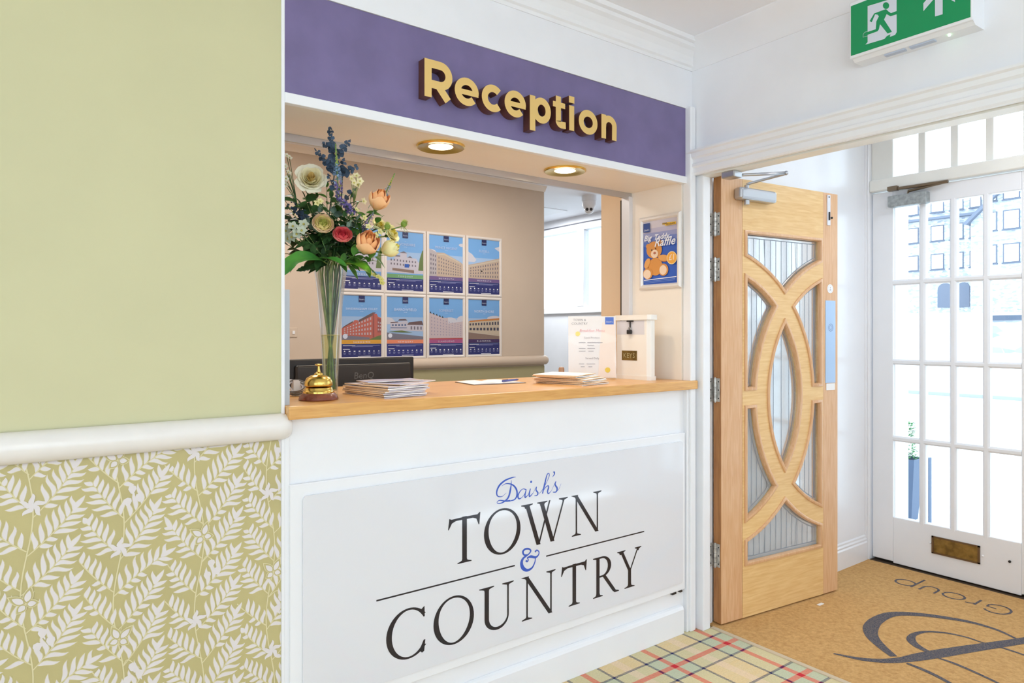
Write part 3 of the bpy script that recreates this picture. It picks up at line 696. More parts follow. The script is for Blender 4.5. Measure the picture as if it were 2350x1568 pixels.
def gC(x0, x1, z0, z1):
    cx, cz = (x0 + x1) / 2 + .012, (z0 + z1) / 2; rx, rz = (x1 - x0) / 2 + .008, (z1 - z0) / 2; out = []; n = 44; A0, A1 = R(40), R(322)
    for k in range(n):
        q = []
        for a in (A0 + (A1 - A0) * k / n, A0 + (A1 - A0) * (k + 1) / n):
            q.append((Vector((cx + rx * math.cos(a), cz + rz * math.sin(a))), Vector((cx + .001 + (rx - TK) * math.cos(a) , cz + (rz - TN * .9) * math.sin(a)))))
        out.append([q[0][0], q[1][0], q[1][1], q[0][1]])
    out.append([Vector(v) for v in ((x1 - .009, z1 - .010), (x1 - .003, z1 - .006), (x1 - .002, z1 - .040), (x1 - .007, z1 - .040), (x1 - .020, z1 - .018))])
    out.append([Vector(v) for v in ((x1 - .006, z0 + .046), (x1, z0 + .046), (x1 - .004, z0 + .010), (x1 - .012, z0 + .006), (x1 - .022, z0 + .016))])
    return out
def gU(x0, x1, z0, z1):
    w = x1 - x0; a, b = x0 + w * .22, x1 - w * .17; zc = z0 + .045; cx = (a + b) / 2; rx = (b - a) / 2; out = [bar(a, zc, a, z1, TK), bar(b, zc, b, z1, TN), serif(a, z1, w * .42, TK, -1), serif(b, z1, w * .34, TN, -1)]
    n = 20
    for k in range(n):
        q = []
        for j in (k, k + 1):
            t = math.pi + math.pi * j / n; th = TK * (1 - j / n) + TN * (j / n); 
            q.append((Vector((cx + (rx + (TK / 2 if j < n / 2 else TN / 2)) * math.cos(t), zc + .045 * math.sin(t))), Vector((cx + (rx - (TK if j < n / 2 else TN) / 2) * math.cos(t), zc + (.045 - .010) * math.sin(t)))))
        out.append([q[0][0], q[1][0], q[1][1], q[0][1]])
    return out
def gR(x0, x1, z0, z1):
    w = x1 - x0; h = z1 - z0; a = x0 + w * .17; out = [bar(a, z0, a, z1, TK * .95), serif(a, z0, w * .38, TK), [Vector((a - w * .19, z1)), Vector((a, z1)), Vector((a, z1 - .010)), Vector((a - w * .19, z1 - .004))]]
    cz = z0 + h * .74; rz = h * .26; cx = a + w * .16; rx = w * .36; n = 18
    out.append([Vector((a, z1)), Vector((cx, z1)), Vector((cx, z1 - TN)), Vector((a, z1 - TN))]); out.append([Vector((a, cz - rz)), Vector((cx, cz - rz)), Vector((cx, cz - rz + TN)), Vector((a, cz - rz + TN))])
    for k in range(n):
        q = []
        for j in (k, k + 1):
            t = R(90 - 180 * j / n); q.append((Vector((cx + rx * math.cos(t), cz + rz * math.sin(t))), Vector((cx + (rx - TK) * math.cos(t), cz + (rz - TN) * math.sin(t)))))
        out.append([q[0][0], q[1][0], q[1][1], q[0][1]])
    out.append(bar(x1 - .024, z0 + .006, a + w * .24, z0 + h * .50, TK)); out.append([Vector(v) for v in ((x1 - .034, z0 + .008), (x1 - .024, z0), (x1, z0), (x1 + .002, z0 + .003), (x1 - .013, z0 + .008))])
    return out
def gY(x0, x1, z0, z1):
    w = x1 - x0; c = x0 + w * .50; zm = z0 + (z1 - z0) * .46
    return [bar(c, z0, c, zm, TK * .95), bar(c, zm - .002, x0 + w * .16, z1, TK * .9), bar(c + TK * .22, zm - .002, x0 + w * .86, z1, TN), serif(c, z0, w * .42, TK), serif(x0 + w * .16, z1, w * .34, TK, -1), serif(x0 + w * .86, z1, w * .28, TN, -1)]
A0, A1 = .534, .688
glyph('letter', gT(1.178, 1.305, A0, A1), black_vinyl); glyph('letter', gO(1.320, 1.477, A0 - .003, A1 + .003), black_vinyl); glyph('letter', gW(1.480, 1.700, A0, A1), black_vinyl); glyph('letter', gN(1.719, 1.874, A0, A1), black_vinyl)
A0, A1 = .275, .430
for fn, a, b in ((gC, .950, 1.092), (gO, 1.122, 1.279), (gU, 1.299, 1.447), (gN, 1.482, 1.640), (gT, 1.668, 1.797), (gR, 1.832, 1.970), (gY, 1.962, 2.100)):
    glyph('letter', fn(a, b, A0 - (.003 if fn in (gC, gO) else 0), A1 + (.002 if fn in (gC, gO) else 0)), black_vinyl)
glyph('rule_line', [rect(.921, .4785, 1.452, .4835)], black_vinyl); glyph('rule_line', [rect(1.595, .4835, 2.117, .4885)], black_vinyl)
def SP(pts, n=6):
    o = []
    for x, y in pts:
        q = PY(660 + x / 2.448, 960 + y / 2.448, YS); o.append((q.x, q.z))
    return smoothpts(o, n)
scr = []
for pts, wd in (([(1283, 331), (1262, 334), (1222, 350), (1190, 378), (1175, 412), (1180, 438), (1205, 440), (1228, 420)], [.001, .004, .006, .007, .006, .004, .002, .001]),
                ([(1258, 348), (1252, 400), (1240, 445), (1215, 470), (1188, 480), (1176, 474), (1190, 462), (1222, 466), (1250, 464)], [.001, .007, .007, .005, .003, .002, .003, .005, .006]),
                ([(1202, 382), (1228, 368), (1262, 374), (1284, 398), (1289, 430), (1276, 456), (1248, 466)], [.001, .003, .005, .007, .007, .005, .003]),
                ([(1340, 402), (1322, 398), (1304, 414), (1294, 438), (1300, 453), (1316, 446), (1332, 424), (1341, 400)], [.004, .002, .004, .006, .005, .002, .002, .003]),
                ([(1341, 400), (1334, 428), (1335, 446), (1352, 430)], [.003, .006, .005, .0015]),
                ([(1352, 430), (1364, 396), (1358, 424), (1360, 440), (1380, 420)], [.001, .003, .006, .005, .0015]),
                ([(1380, 420), (1398, 386), (1396, 404), (1406, 420), (1400, 434), (1386, 436)], [.001, .002, .005, .006, .004, .002]),
                ([(1408, 430), (1432, 402), (1458, 354), (1470, 322), (1466, 310), (1456, 322), (1444, 372), (1432, 424)], [.001, .002, .002, .003, .003, .004, .007, .005]),
                ([(1434, 412), (1450, 388), (1463, 380), (1466, 390), (1460, 412), (1466, 424), (1482, 408)], [.001, .003, .004, .006, .006, .004, .0015]),
                ([(1482, 408), (1506, 356), (1503, 374), (1514, 394), (1508, 414), (1490, 416)], [.001, .002, .006, .007, .005, .003]),
                ([(1508, 414), (1524, 398), (1536, 368)], [.002, .0015, .001]),
                ([(1494, 300), (1499, 308), (1496, 320), (1486, 332)], [.006, .006, .004, .001])):
    P = SP(pts); scr += ribbon(P, wd)
q = PY(660 + 1368 / 2.448, 960 + 358 / 2.448, YS); scr.append(ell(q.x, q.z, .0045, n=10))
glyph('script_lettering', scr, blue_vinyl)
amp = []
for pts, wd in (([(1345, 770), (1328, 768), (1322, 750), (1335, 736), (1356, 735), (1366, 746), (1356, 762), (1340, 775), (1322, 790), (1314, 815), (1322, 842), (1345, 855), (1372, 842), (1388, 812), (1393, 785)], [.006, .006, .008, .007, .006, .006, .005, .006, .009, .013, .014, .010, .007, .005, .004]),
                ([(1345, 785), (1366, 778), (1392, 782), (1408, 770), (1412, 752), (1400, 742), (1390, 752)], [.004, .010, .008, .005, .004, .005, .008]),
                ([(1345, 785), (1352, 796), (1346, 806), (1338, 800)], [.003, .004, .006, .007])):
    amp += ribbon(SP(pts), wd)
glyph('ampersand', amp, blue_vinyl)

# ================================================================== POSTERS in the office
def snapframe(name, o, right, up, W, H, parent, bw=.021, depth=.014, m=alufr):
    """aluminium snap frame: outer W x H, lower left corner o; profile bevelled both ways"""
    o = Vector(o); r = Vector(right); u = Vector(up); n = r.cross(u); mb = MB()
    prof = [(0, 0), (0, depth * .6), (bw * .35, depth), (bw * .7, depth), (bw, depth * .5), (bw, 0)]
    cor = [(0, 0, 1, 1), (W, 0, -1, 1), (W, H, -1, -1), (0, H, 1, -1)]; vs = []
    for cx_, cy_, sx, sy in cor:
        for i, d in prof: vs.append(o + r * (cx_ + sx * i) + u * (cy_ + sy * i) + n * d)
    k = len(prof); fs = []
    for c in range(4):
        c2 = (c + 1) % 4
        for j in range(k - 1): fs.append((c * k + j, c2 * k + j, c2 * k + j + 1, c * k + j + 1))
    mb.add(vs, fs); return mb.build(name, m, parent)
sky = pm('sky_blue', (128, 184, 234)); skyl = pm('sky_pale', (174, 204, 234)); tink = pm('title_ink', (204, 222, 246)); cloud = pm('cloud', (222, 220, 224)); navy = pm('navy', (42, 48, 118)); logo_n = pm('logo_navy', (32, 40, 92))
ink = pm('white_ink', (232, 236, 246)); inkd = pm('pale_ink', (140, 146, 196)); road = pm('road', (132, 128, 140)); winp = pm('window_grey', (128, 120, 128)); grassp = pm('grass', (112, 132, 72))
skies = [(sky, skyl)]
def poster(x0, z0, title, town, bandc, draw, label, g='framed hotel posters on the office wall', txtc=ink):
    W, H = .325, .452; y = 4.27
    t_ = thing('poster_frame', label, 'poster', (x0 + W / 2, y, z0), group=g)
    snapframe('frame', (x0, y, z0), (1, 0, 0), (0, 0, 1), W, H, t_)
    w_, h_ = W - .04, H - .04; p = Print((x0 + .02, y - .004, z0 + .02), (1, 0, 0), (0, 0, 1), .0003); bx = (0, 0, w_, h_)
    p.lay(rect(0, 0, w_, h_), sky)
    p.lay([rect(0, h_ * .30, w_, h_ * .66)], skyl)
    draw(p, w_, h_, bx)
    p.lay(rect(0, h_ * .215, w_, h_ * .28), bandc); p.lay(rect(0, 0, w_, h_ * .21), navy)
    s = w_ * .15; p.lay(rect(w_ / 2 - s / 2, h_ - s * 1.02, w_ / 2 + s / 2, h_), logo_n)
    p.lay(text_polys("Daish's", w_ / 2, h_ - s * .72, .013) + text_polys('THE', w_ / 2, h_ * .83, .007) + text_polys(title, w_ / 2, h_ * .765, min(.026, w_ * 1.25 / len(title))) + text_polys('HOTEL', w_ / 2, h_ * .735, .008), tink)
    p.lay(text_polys(town, w_ / 2, h_ * .232, .016, spacing=1.0 + 6.5 / len(town) * .8), txtc, up=False)
    lines = []
    for i, (a, b, zz) in enumerate(((.03, .34, .185), (.36, .96, .185), (.25, .78, .168))): lines.append(rect(w_ * a, h_ * zz, w_ * b, h_ * (zz + .007)))
    p.lay(lines[1:], inkd); p.lay([lines[0], rect(w_ * .03, h_ * .125, w_ * .2, h_ * .134), rect(w_ * .4, h_ * .012, w_ * .72, h_ * .02)], ink)
    rd = random.Random(len(title)); ic = []
    for k in range(8):
        x = w_ * (.07 + .123 * k); kd = rd.randint(0, 2)
        ic.append(ell(x, h_ * .098, .0055, .0055, 8) if kd == 0 else rect(x - .006, h_ * .09, x + .006, h_ * .106) if kd == 1 else [Vector((x - .006, h_ * .09)), Vector((x + .006, h_ * .09)), Vector((x, h_ * .112))])
    p.lay(ic, ink); p.lay([rect(w_ * (.07 + .123 * k) - .009, h_ * .065, w_ * (.07 + .123 * k) + .009, h_ * .072) for k in range(8)] + [rect(w_ * (.07 + .123 * k) - .007, h_ * .048, w_ * (.07 + .123 * k) + .007, h_ * .054) for k in range(8)], inkd)
    p.build('poster_print', t_)
    g_ = MB(); g_.box(x0 + .018, x0 + W - .018, y - .0075, y - .0068, z0 + .018, z0 + H - .018); g_.build('cover_sheet', glass('poster_cover', (.97, .98, 1), .35, .12), t_)
def V2(*a): return [Vector(q) for q in a]
def windows(w_, h_, x0, x1, zb0, zt0, zb1, zt1, nx, nz, fx=.5, fz=.5):
    o = []
    for i in range(nx):
        for j in range(nz):
            def pt(a, b):
                t = (i + a) / nx; zb = zb0 + (zb1 - zb0) * t; zt = zt0 + (zt1 - zt0) * t; s = (j + b) / nz
                return Vector((w_ * (x0 + (x1 - x0) * t), h_ * (zb + (zt - zb) * s)))
            a0, a1, b0, b1 = .5 - fx / 2, .5 + fx / 2, .5 - fz / 2, .5 + fz / 2
            o.append([pt(a0, b0), pt(a1, b0), pt(a1, b1), pt(a0, b1)])
    return o
def P_(w_, h_, *pts): return [Vector((x * w_, z * h_)) for x, z in pts]
whiteb = pm('white_building', (214, 208, 214)); sandb = pm('sand_building', (206, 184, 160)); sandl = pm('sand_light', (214, 200, 176)); brickp = pm('red_brick', (206, 112, 94)); brickd = pm('dark_brick', (168, 92, 84)); roofp = pm('slate_roof', (120, 92, 88)); orangep = pm('orange_roof', (214, 138, 60)); stonep = pm('brown_stone', (150, 124, 108))
def d_torq(p, w, h, bx):
    p.lay([P_(w, h, (0, .30), (0, .50), (.2, .52), (.22, .58), (.36, .58), (.36, .64), (.54, .64), (.54, .57), (.8, .56), (.86, .50), (1, .48), (1, .30))], whiteb, bx)
    p.lay([P_(w, h, (.14, .575), (.36, .575), (.36, .595), (.18, .60)), P_(w, h, (.33, .64), (.56, .64), (.46, .67)), P_(w, h, (.56, .57), (.70, .565), (.63, .60))] + windows(w, h, .08, .82, .42, .55, .40, .53, 9, 2, .4, .5), winp, bx)
    p.lay([P_(w, h, (.86, .36), (.9, .56), (.97, .70), (1, .72), (1, .36))], grassp, bx); p.lay([P_(w, h, (.15, .34), (.15, .38), (.74, .36), (.74, .31))], stonep, bx); p.lay([P_(w, h, (.48, .40), (.60, .40), (.60, .46), (.48, .46))], pm('blue_sign', (48, 100, 186)), bx)
def d_prince(p, w, h, bx):
    p.lay([ell(w * .05, h * .70, w * .16, h * .05, 14), ell(w * .98, h * .86, w * .1, h * .03, 12)], cloud, bx)
    p.lay([P_(w, h, (0, .28), (0, .76), (.22, .70), (.22, .28))], pm('grey_building', (196, 186, 184)), bx); p.lay([P_(w, h, (.22, .28), (.22, .70), (.44, .70), (.92, .56), (1, .52), (1, .28))], sandb, bx)
    p.lay([P_(w, h, (.24, .67), (.44, .685), (.92, .55), (.92, .53), (.44, .66), (.24, .65))], sandl, bx)
    p.lay(windows(w, h, .02, .22, .30, .70, .30, .66, 3, 5, .4, .5) + windows(w, h, .25, .96, .31, .65, .30, .50, 10, 5, .32, .5), winp, bx)
def d_russ(p, w, h, bx):
    p.lay([P_(w, h, (0, .58), (0, .76), (.12, .72), (.26, .62), (.2, .58)), P_(w, h, (.84, .86), (1, .9), (1, .8))], cloud, bx)
    p.lay([P_(w, h, (0, .27), (0, .52), (.4, .58), (1, .68), (1, .27))], sandb, bx); p.lay([P_(w, h, (0, .50), (.4, .565), (1, .66), (1, .63), (.4, .54), (0, .48))], sandl, bx)
    p.lay(windows(w, h, .04, .98, .30, .48, .29, .62, 12, 4, .35, .5), winp, bx); p.lay([ell(w * .42, h * .42, w * .035, h * .012, 8)], dark, bx)
def d_chine(p, w, h, bx):
    p.lay([P_(w, h, (0, .29), (0, .46), (.28, .56), (.32, .60), (.40, .60), (.42, .58), (.76, .70), (.88, .71), (.92, .66), (1, .64), (1, .29))], brickp, bx)
    p.lay([P_(w, h, (0, .46), (.28, .56), (.28, .585), (.06, .50)), P_(w, h, (.42, .60), (.78, .73), (.86, .73), (.78, .68), (.44, .57))], roofp, bx); p.lay([P_(w, h, (.78, .32), (.78, .71), (.82, .71), (.82, .32)), P_(w, h, (.90, .40), (.90, .64), (1, .62), (1, .40))], brickd, bx)
    p.lay(windows(w, h, .04, .76, .36, .46, .34, .68, 10, 4, .45, .5) + windows(w, h, .90, 1, .42, .60, .42, .58, 2, 3), pm('pale_window', (206, 196, 200)), bx)
    p.lay([P_(w, h, (0, .28), (0, .36), (.7, .32), (.7, .28))], road, bx); p.lay([P_(w, h, (.66, .28), (.9, .34), (1, .36), (1, .28))], grassp, bx); p.lay([ell(w * .09, h * .34, w * .06, w * .06, 16)], ink, bx)
def d_barrow(p, w, h, bx):
    p.lay([P_(w, h, (0, .54), (0, .66), (.14, .64), (.3, .54))], cloud, bx)
    p.lay([P_(w, h, (.1, .46), (.1, .55), (.3, .58), (.56, .60), (.58, .54), (1, .52), (1, .42), (.1, .44))], whiteb, bx); p.lay([P_(w, h, (.55, .53), (.60, .575), (.96, .60), (1, .53)), P_(w, h, (.08, .555), (.3, .57), (.3, .585), (.12, .575)), P_(w, h, (.3, .6), (.56, .605), (.5, .63), (.34, .625))], roofp, bx)
    p.lay([P_(w, h, (.1, .485), (.54, .485), (.54, .475), (.1, .475))] + windows(w, h, .12, .54, .50, .55, .50, .56, 5, 1), pm('blue_trim', (90, 110, 150)), bx); p.lay(windows(w, h, .62, .98, .44, .52, .44, .51, 4, 1, .4, .7), winp, bx)
    p.lay([P_(w, h, (0, .28), (0, .40), (.6, .36), (1, .33), (1, .28))], road, bx); p.lay([P_(w, h, (.04, .415), (.4, .435), (.7, .40), (.4, .40))], grassp, bx); p.lay([ell(w * .09, h * .35, w * .055, w * .055, 16)], ink, bx)
def d_som(p, w, h, bx):
    p.lay([ell(w * .62, h * .58, w * .22, h * .09, 14), ell(w * .98, h * .62, w * .16, h * .08, 14)], cloud, bx)
    p.lay([P_(w, h, (0, .28), (0, .75), (.4, .66), (.55, .66), (.56, .56), (1, .60), (1, .28))], pm('pink_building', (216, 198, 196)), bx)
    p.lay([P_(w, h, (a, .745 - a * .22), (a + .05, .735 - a * .22), (a + .025, .775 - a * .22)) for a in (.02, .11, .2, .29, .37)], dark, bx)
    p.lay(windows(w, h, .03, .98, .34, .70, .33, .54, 11, 6, .3, .42), pm('lilac_window', (180, 168, 182)), bx)
    p.lay([P_(w, h, (0, .28), (0, .30), (1, .305), (1, .28))], pm('red_car', (196, 84, 84)), bx)
def d_north(p, w, h, bx):
    p.lay([ell(w * .85, h * .66, w * .25, h * .05, 14)], cloud, bx)
    p.lay([P_(w, h, (0, .30), (0, .60), (1, .66), (1, .30))], pm('cream_building', (214, 196, 168)), bx); p.lay([P_(w, h, (.04, .59), (.04, .615), (1, .67), (1, .635))], orangep, bx)
    p.lay(windows(w, h, .02, 1, .52, .57, .53, .62, 11, 1, .5, .7) + windows(w, h, .02, 1, .44, .49, .43, .50, 9, 1, .6, .8), pm('dark_window', (66, 66, 84)), bx)
    p.lay([P_(w, h, (0, .28), (0, .41), (1, .33), (1, .28))], stonep, bx); p.lay([P_(w, h, (0, .42), (1, .35), (1, .335), (0, .405))], sandl, bx)
PX0 = (1.772, 2.098, 2.430, 2.763); ZR = (1.574, 1.120)
green_b = pm('band_green', (124, 176, 116)); purp_b = pm('band_purple', (122, 96, 146)); orange_b = pm('band_yellow', (228, 170, 62)); peach_b = pm('band_peach', (240, 148, 110)); pink_b = pm('band_pink', (186, 92, 142)); dpur_b = pm('band_deep_purple', (66, 32, 92)); blue_b = pm('band_blue', (140, 172, 214))
poster(PX0[0], ZR[0], 'ABBEY LAWN', 'TORQUAY', blue_b, d_torq, 'framed blue poster half hidden behind the flowers, upper row')
poster(PX0[1], ZR[0], 'DEVONSHIRE', 'TORQUAY', green_b, d_torq, 'framed hotel poster with a green band and white hotel')
poster(PX0[2], ZR[0], 'PRINCE REGENT', 'WEYMOUTH', purp_b, d_prince, 'framed hotel poster with a tall sand coloured terrace and lilac band')
poster(PX0[3], ZR[0], 'RUSSELL', 'WEYMOUTH', purp_b, d_russ, 'framed hotel poster at the upper right corner with terrace rising right')
poster(PX0[0], ZR[1], 'SANDRINGHAM COURT', 'SANDOWN', orange_b, d_chine, 'framed hotel poster with a red brick building and yellow band')
poster(PX0[1], ZR[1], 'BARROWFIELD', 'NEWQUAY', peach_b, d_barrow, 'framed hotel poster with a low white hotel and peach band')
poster(PX0[2], ZR[1], 'SOMERSET', 'LLANDUDNO', pink_b, d_som, 'framed hotel poster with a pale seafront terrace and pink band')
poster(PX0[3], ZR[1], 'NORTH SHORE', 'BLACKPOOL', dpur_b, d_north, 'framed hotel poster with an orange roofed hotel and dark purple band')

# ---- teddy bear poster on the hatch side wall (faces -x)
t_ = thing('poster_frame', 'silver framed blue raffle poster with a brown teddy bear beside the hatch', 'poster', (2.395, 2.08, 1.502))
snapframe('frame', (2.395, 2.199, 1.502), (0, -1, 0), (0, 0, 1), .243, .334, t_, .022, .016)
p = Print((2.395 - .004, 2.179, 1.522), (0, -1, 0), (0, 0, 1), .0003); W_, H_ = .203, .294; bx = (0, 0, W_, H_)
def tp(x, y):
    t = (x - 162) / (806 - 162); top = 235 - (x - 162) * .062; bot = 1418 - (x - 162) * .035
    return Vector((W_ * t, H_ * (1 - (y - top) / (bot - top))))
def te(cx_, cy_, rx, ry, rot=0, n=26): return [tp(q.x, q.y) for q in ell(cx_, cy_, rx, ry, n, 0, rot)]
p.lay(rect(0, 0, W_, H_), pm('royal_blue', (44, 92, 190)))
for k_, cc in enumerate(((78, 112, 190), (112, 132, 196), (150, 156, 200), (184, 180, 204), (206, 200, 210))):
    p.lay(rect(0, H_ * (.60 + .07 * k_), W_, H_), pm('fade_%d' % k_, cc))
fur = pm('teddy_fur', (214, 146, 72)); furd = pm('teddy_shade', (184, 112, 52)); pad = pm('teddy_pad', (240, 214, 188)); furl = pm('teddy_light', (226, 164, 92))
p.lay([te(262, 700, 42, 48), te(500, 640, 36, 44)], furd, bx); p.lay([te(262, 696, 40, 44), te(500, 636, 34, 40)], fur, bx)
p.lay([te(255, 1020, 56, 105, .35)], furd, bx); p.lay([te(405, 1080, 130, 165)], fur, bx); p.lay([te(560, 935, 106, 64, .18)], furd, bx); p.lay([te(557, 930, 102, 58, .18)], furl, bx)
p.lay([te(380, 770, 146, 156)], fur, bx); p.lay([te(248, 1015, 48, 98, .35)], furl, bx)
p.lay([te(262, 1205, 92, 102)], fur, bx); p.lay([te(555, 1145, 90, 112)], fur, bx); p.lay([te(250, 1215, 72, 84), te(550, 1150, 66, 88)], pad, bx); p.lay([te(392, 845, 68, 76)], pad, bx)
p.lay([te(340, 772, 11, 14), te(412, 750, 11, 14), te(395, 830, 26, 22)], pm('teddy_dark', (70, 42, 30)), bx); p.lay([te(395, 828, 24, 20)], pm('teddy_nose', (190, 110, 80)), bx)
p.lay([te(712, 938, 92, 118)], pm('badge_rim', (250, 224, 160)), bx); p.lay([te(712, 938, 82, 106)], pm('badge_orange', (240, 172, 66)), bx)
q = tp(712, 975); p.lay(text_polys('\u00a31', q.x, q.y, .036, shear=.1, bold=.0008), pad, bx)
q0 = tp(185, 440); q1 = tp(308, 268); p.lay(rect(q0.x, q0.y, q1.x, q1.y), pm('logo_blue', (26, 66, 140)))
q = tp(248, 412); p.lay(text_polys("Daish's", q.x, q.y, .011, shear=.3), ink)
q = tp(585, 305); p.lay([[tp(545, 300), tp(640, 290), tp(790, 290), tp(790, 335), tp(600, 350), tp(590, 325), tp(545, 325)]], pm('yellow_label', (232, 186, 40)), bx)
q = tp(600, 345); p.lay(text_polys('FUND', tp(590, 320).x, tp(590, 320).y, .010, bold=.0004) + text_polys('HOLIDAYS', tp(695, 333).x, tp(695, 333).y, .010, bold=.0004), pm('label_dark', (92, 70, 30)), bx)
def script(s, x, y, size, sh=.35):
    c_ = tp(x, y); return text_polys(s, c_.x, c_.y, size, 'LEFT', sh, .0008)
p.lay(script('Big', 195, 600, .036) + script('Teddy', 385, 590, .034) + script('Raffle', 390, 715, .054), ink, bx)
p.lay([[tp(200, 1335), tp(800, 1290), tp(800, 1276), tp(200, 1320)]], ink, bx); p.lay([[tp(200, 1362), tp(780, 1322), tp(780, 1312), tp(200, 1352)], [tp(230, 1385), tp(780, 1345), tp(780, 1338), tp(230, 1378)]], pm('pale_blue_ink', (120, 150, 214)), bx)
p.build('poster_print', t_)

# ================================================================== DOWNLIGHTS in the soffit
for (lx, ly), lb in (((1.247, 2.088), 'round brass downlight in the soffit nearer the flower vase'), ((1.835, 2.095), 'round brass downlight in the soffit nearer the bear poster')):
    t_ = thing('downlight', lb, 'downlight', (lx, ly, 1.962), group='brass downlights over the counter')
    MB().lathe([(.086, 1.962), (.086, 1.957), (.082, 1.954), (.060, 1.9565), (.052, 1.959), (.044, 1.9585), (.042, 1.962)], (lx, ly, 0), 40).build('rim', brass, t_, smooth=True)
    MB().lathe([(.0001, 1.9583), (.042, 1.9583), (.042, 1.9615), (.0001, 1.9615)], (lx, ly, 0), 28).build('lamp_face', mat('lamp_glow', (255, 240, 206), .4, emit=7), t_)
    l = bpy.data.lights.new('downlight_lamp', 'SPOT'); l.energy = 10; l.spot_size = R(140); l.spot_blend = .8; l.color = (1, .81, .60); l.shadow_soft_size = .035
    o = bpy.data.objects.new('downlight_lamp', l); COL.objects.link(o); o.location = (lx, ly, 1.95)

# ================================================================== ON THE COUNTER
ZC = 1.094
# service bell
bx_, by_ = .789, 2.055
t_ = thing('service_bell', 'brass counter bell on a dark red wooden base', 'bell', (bx_, by_, ZC))
MB().lathe([(.058, ZC), (.060, ZC + .003), (.058, ZC + .010), (.050, ZC + .020), (.048, ZC + .022)], (bx_, by_, 0), 40).build('wooden_base', mahog, t_, smooth=True)
MB().lathe([(.047, ZC + .022), (.047, ZC + .027), (.043, ZC + .031), (.041, ZC + .038), (.036, ZC + .041)], (bx_, by_, 0), 40).build('brass_base', brass, t_, smooth=True)
MB().lathe([(.0415, ZC + .044), (.0425, ZC + .046), (.042, ZC + .056), (.036, ZC + .068), (.024, ZC + .075), (.010, ZC + .079), (.006, ZC + .085)], (bx_, by_, 0), 40).build('bell_dome', brass, t_, smooth=True)
MB().lathe([(.0001, ZC + .078), (.013, ZC + .078), (.013, ZC + .082), (.006, ZC + .086), (.004, ZC + .096), (.003, ZC + .104), (.006, ZC + .1055), (.0115, ZC + .108), (.011, ZC + .1105), (.0001, ZC + .1125)], (bx_, by_, 0), 24).build('plunger', brass, t_, smooth=True)
# vase
vx, vy = .888, 2.205
t_ = thing('glass_vase', 'tall clear flared glass vase half full of water on the counter', 'vase', (vx, vy, ZC))
VP = [(.0245, 0), (.0255, .06), (.029, .14), (.034, .22), (.040, .30), (.047, .37), (.056, .428)]
def vr(h):
    for (r0, h0), (r1, h1) in zip(VP, VP[1:]):
        if h <= h1: return r0 + (r1 - r0) * (h - h0) / (h1 - h0)
    return VP[-1][0]
pr = [(.0001, ZC + .0005)] + [(r, ZC + h + .0005) for r, h in VP] + [(r - .0025, ZC + h + .0005) for r, h in VP[::-1]][:-1] + [(.022, ZC + .014), (.0001, ZC + .014)]
MB().lathe(pr, (vx, vy, 0), 48).build('glass_body', vaseglass, t_, smooth=True)
pr = [(.0001, ZC + .0145)] + [(vr(h) - .003, ZC + h) for h in (.0146, .06, .10, .14, .18, .2)] + [(.0001, ZC + .2)]
MB().lathe(pr, (vx, vy, 0), 40).build('water', waterm, t_, smooth=True)
rw = vr(.2) - .0034; MB().tube([(vx + rw * math.cos(R(a)), vy + rw * math.sin(R(a)), ZC + .2) for a in range(0, 360, 12)], .0011, 6, True).build('water_line', mat('water_line_gold', (206, 190, 96), .3), t_, smooth=2)
# leaflets, one by one
def leaflet(c, ang, w_, l_, z, th, m, label, group, pic=None, lift=0):
    t_ = thing('leaflet', label, 'leaflet', (c[0], c[1], z), ang, group)
    mb = MB(); nx = 6; vs = []; 
    for k in range(nx + 1):
        t = k / nx; zz = lift * (t ** 2) + .0008 * math.sin(t * 7 + z * 900)
        for (y, dz) in ((-l_ / 2, 0), (l_ / 2, 0), (l_ / 2, th), (-l_ / 2, th)): vs.append(((t - .5) * w_, y, zz + dz))
    for k in range(nx):
        for j in range(4):
            j2 = (j + 1) % 4; mb.add(vs, [], 0) if False else None
    mb.v = [Vector(v) for v in vs]
    for k in range(nx):
        for j in range(4):
            j2 = (j + 1) % 4; mb.f.append([k * 4 + j, k * 4 + j2, (k + 1) * 4 + j2, (k + 1) * 4 + j]); mb.m.append(1 if (j == 2) else 0)
    mb.f += [[0, 1, 2, 3], [nx * 4 + j for j in (3, 2, 1, 0)]]; mb.m += [2, 0]
    mb.build('pages', [m, pic or paper, papercream], t_, local=True)
    return t_
bluep = mat('leaflet_cover_blue', (150, 158, 206), .35, c2=(206, 186, 176), scale=14); pinkp = mat('leaflet_cover_tan', (226, 196, 168), .35, c2=(206, 198, 214), scale=10); greyp = mat('leaflet_cover_grey', (206, 204, 214), .4, c2=(184, 178, 190), scale=12)
c0 = Vector((1.03, 2.088)); z = ZC + .0004
names = ['bottom', 'second', 'third', 'fourth', 'fifth', 'sixth', 'seventh']
rnd = random.Random(3)
for i in range(7):
    th = .0042
    leaflet((c0.x + rnd.uniform(-.006, .006) + i * .001, c0.y + rnd.uniform(-.004, .004)), R(9 + rnd.uniform(-3, 3)), .165, .245, z, th, paper if i % 2 else greyp, 'folded leaflet in the pile beside the vase, %s from the counter' % ('lowest' if i == 0 else names[i]), 'leaflets in the pile beside the vase', pinkp, lift=.0015)
    z += th + .0012
leaflet((1.085, 2.085), R(27), .21, .15, z, .0025, paper, 'blue covered leaflet fanned on top of the pile beside the vase', 'leaflets in the pile beside the vase', bluep, lift=.002); z += .0048
leaflet((1.07, 2.13), R(-4), .2, .11, z, .002, paper, 'topmost blue and tan leaflet turned askew on the pile beside the vase', 'leaflets in the pile beside the vase', bluep, lift=.001)
c0 = Vector((1.885, 2.10)); z = ZC + .0004
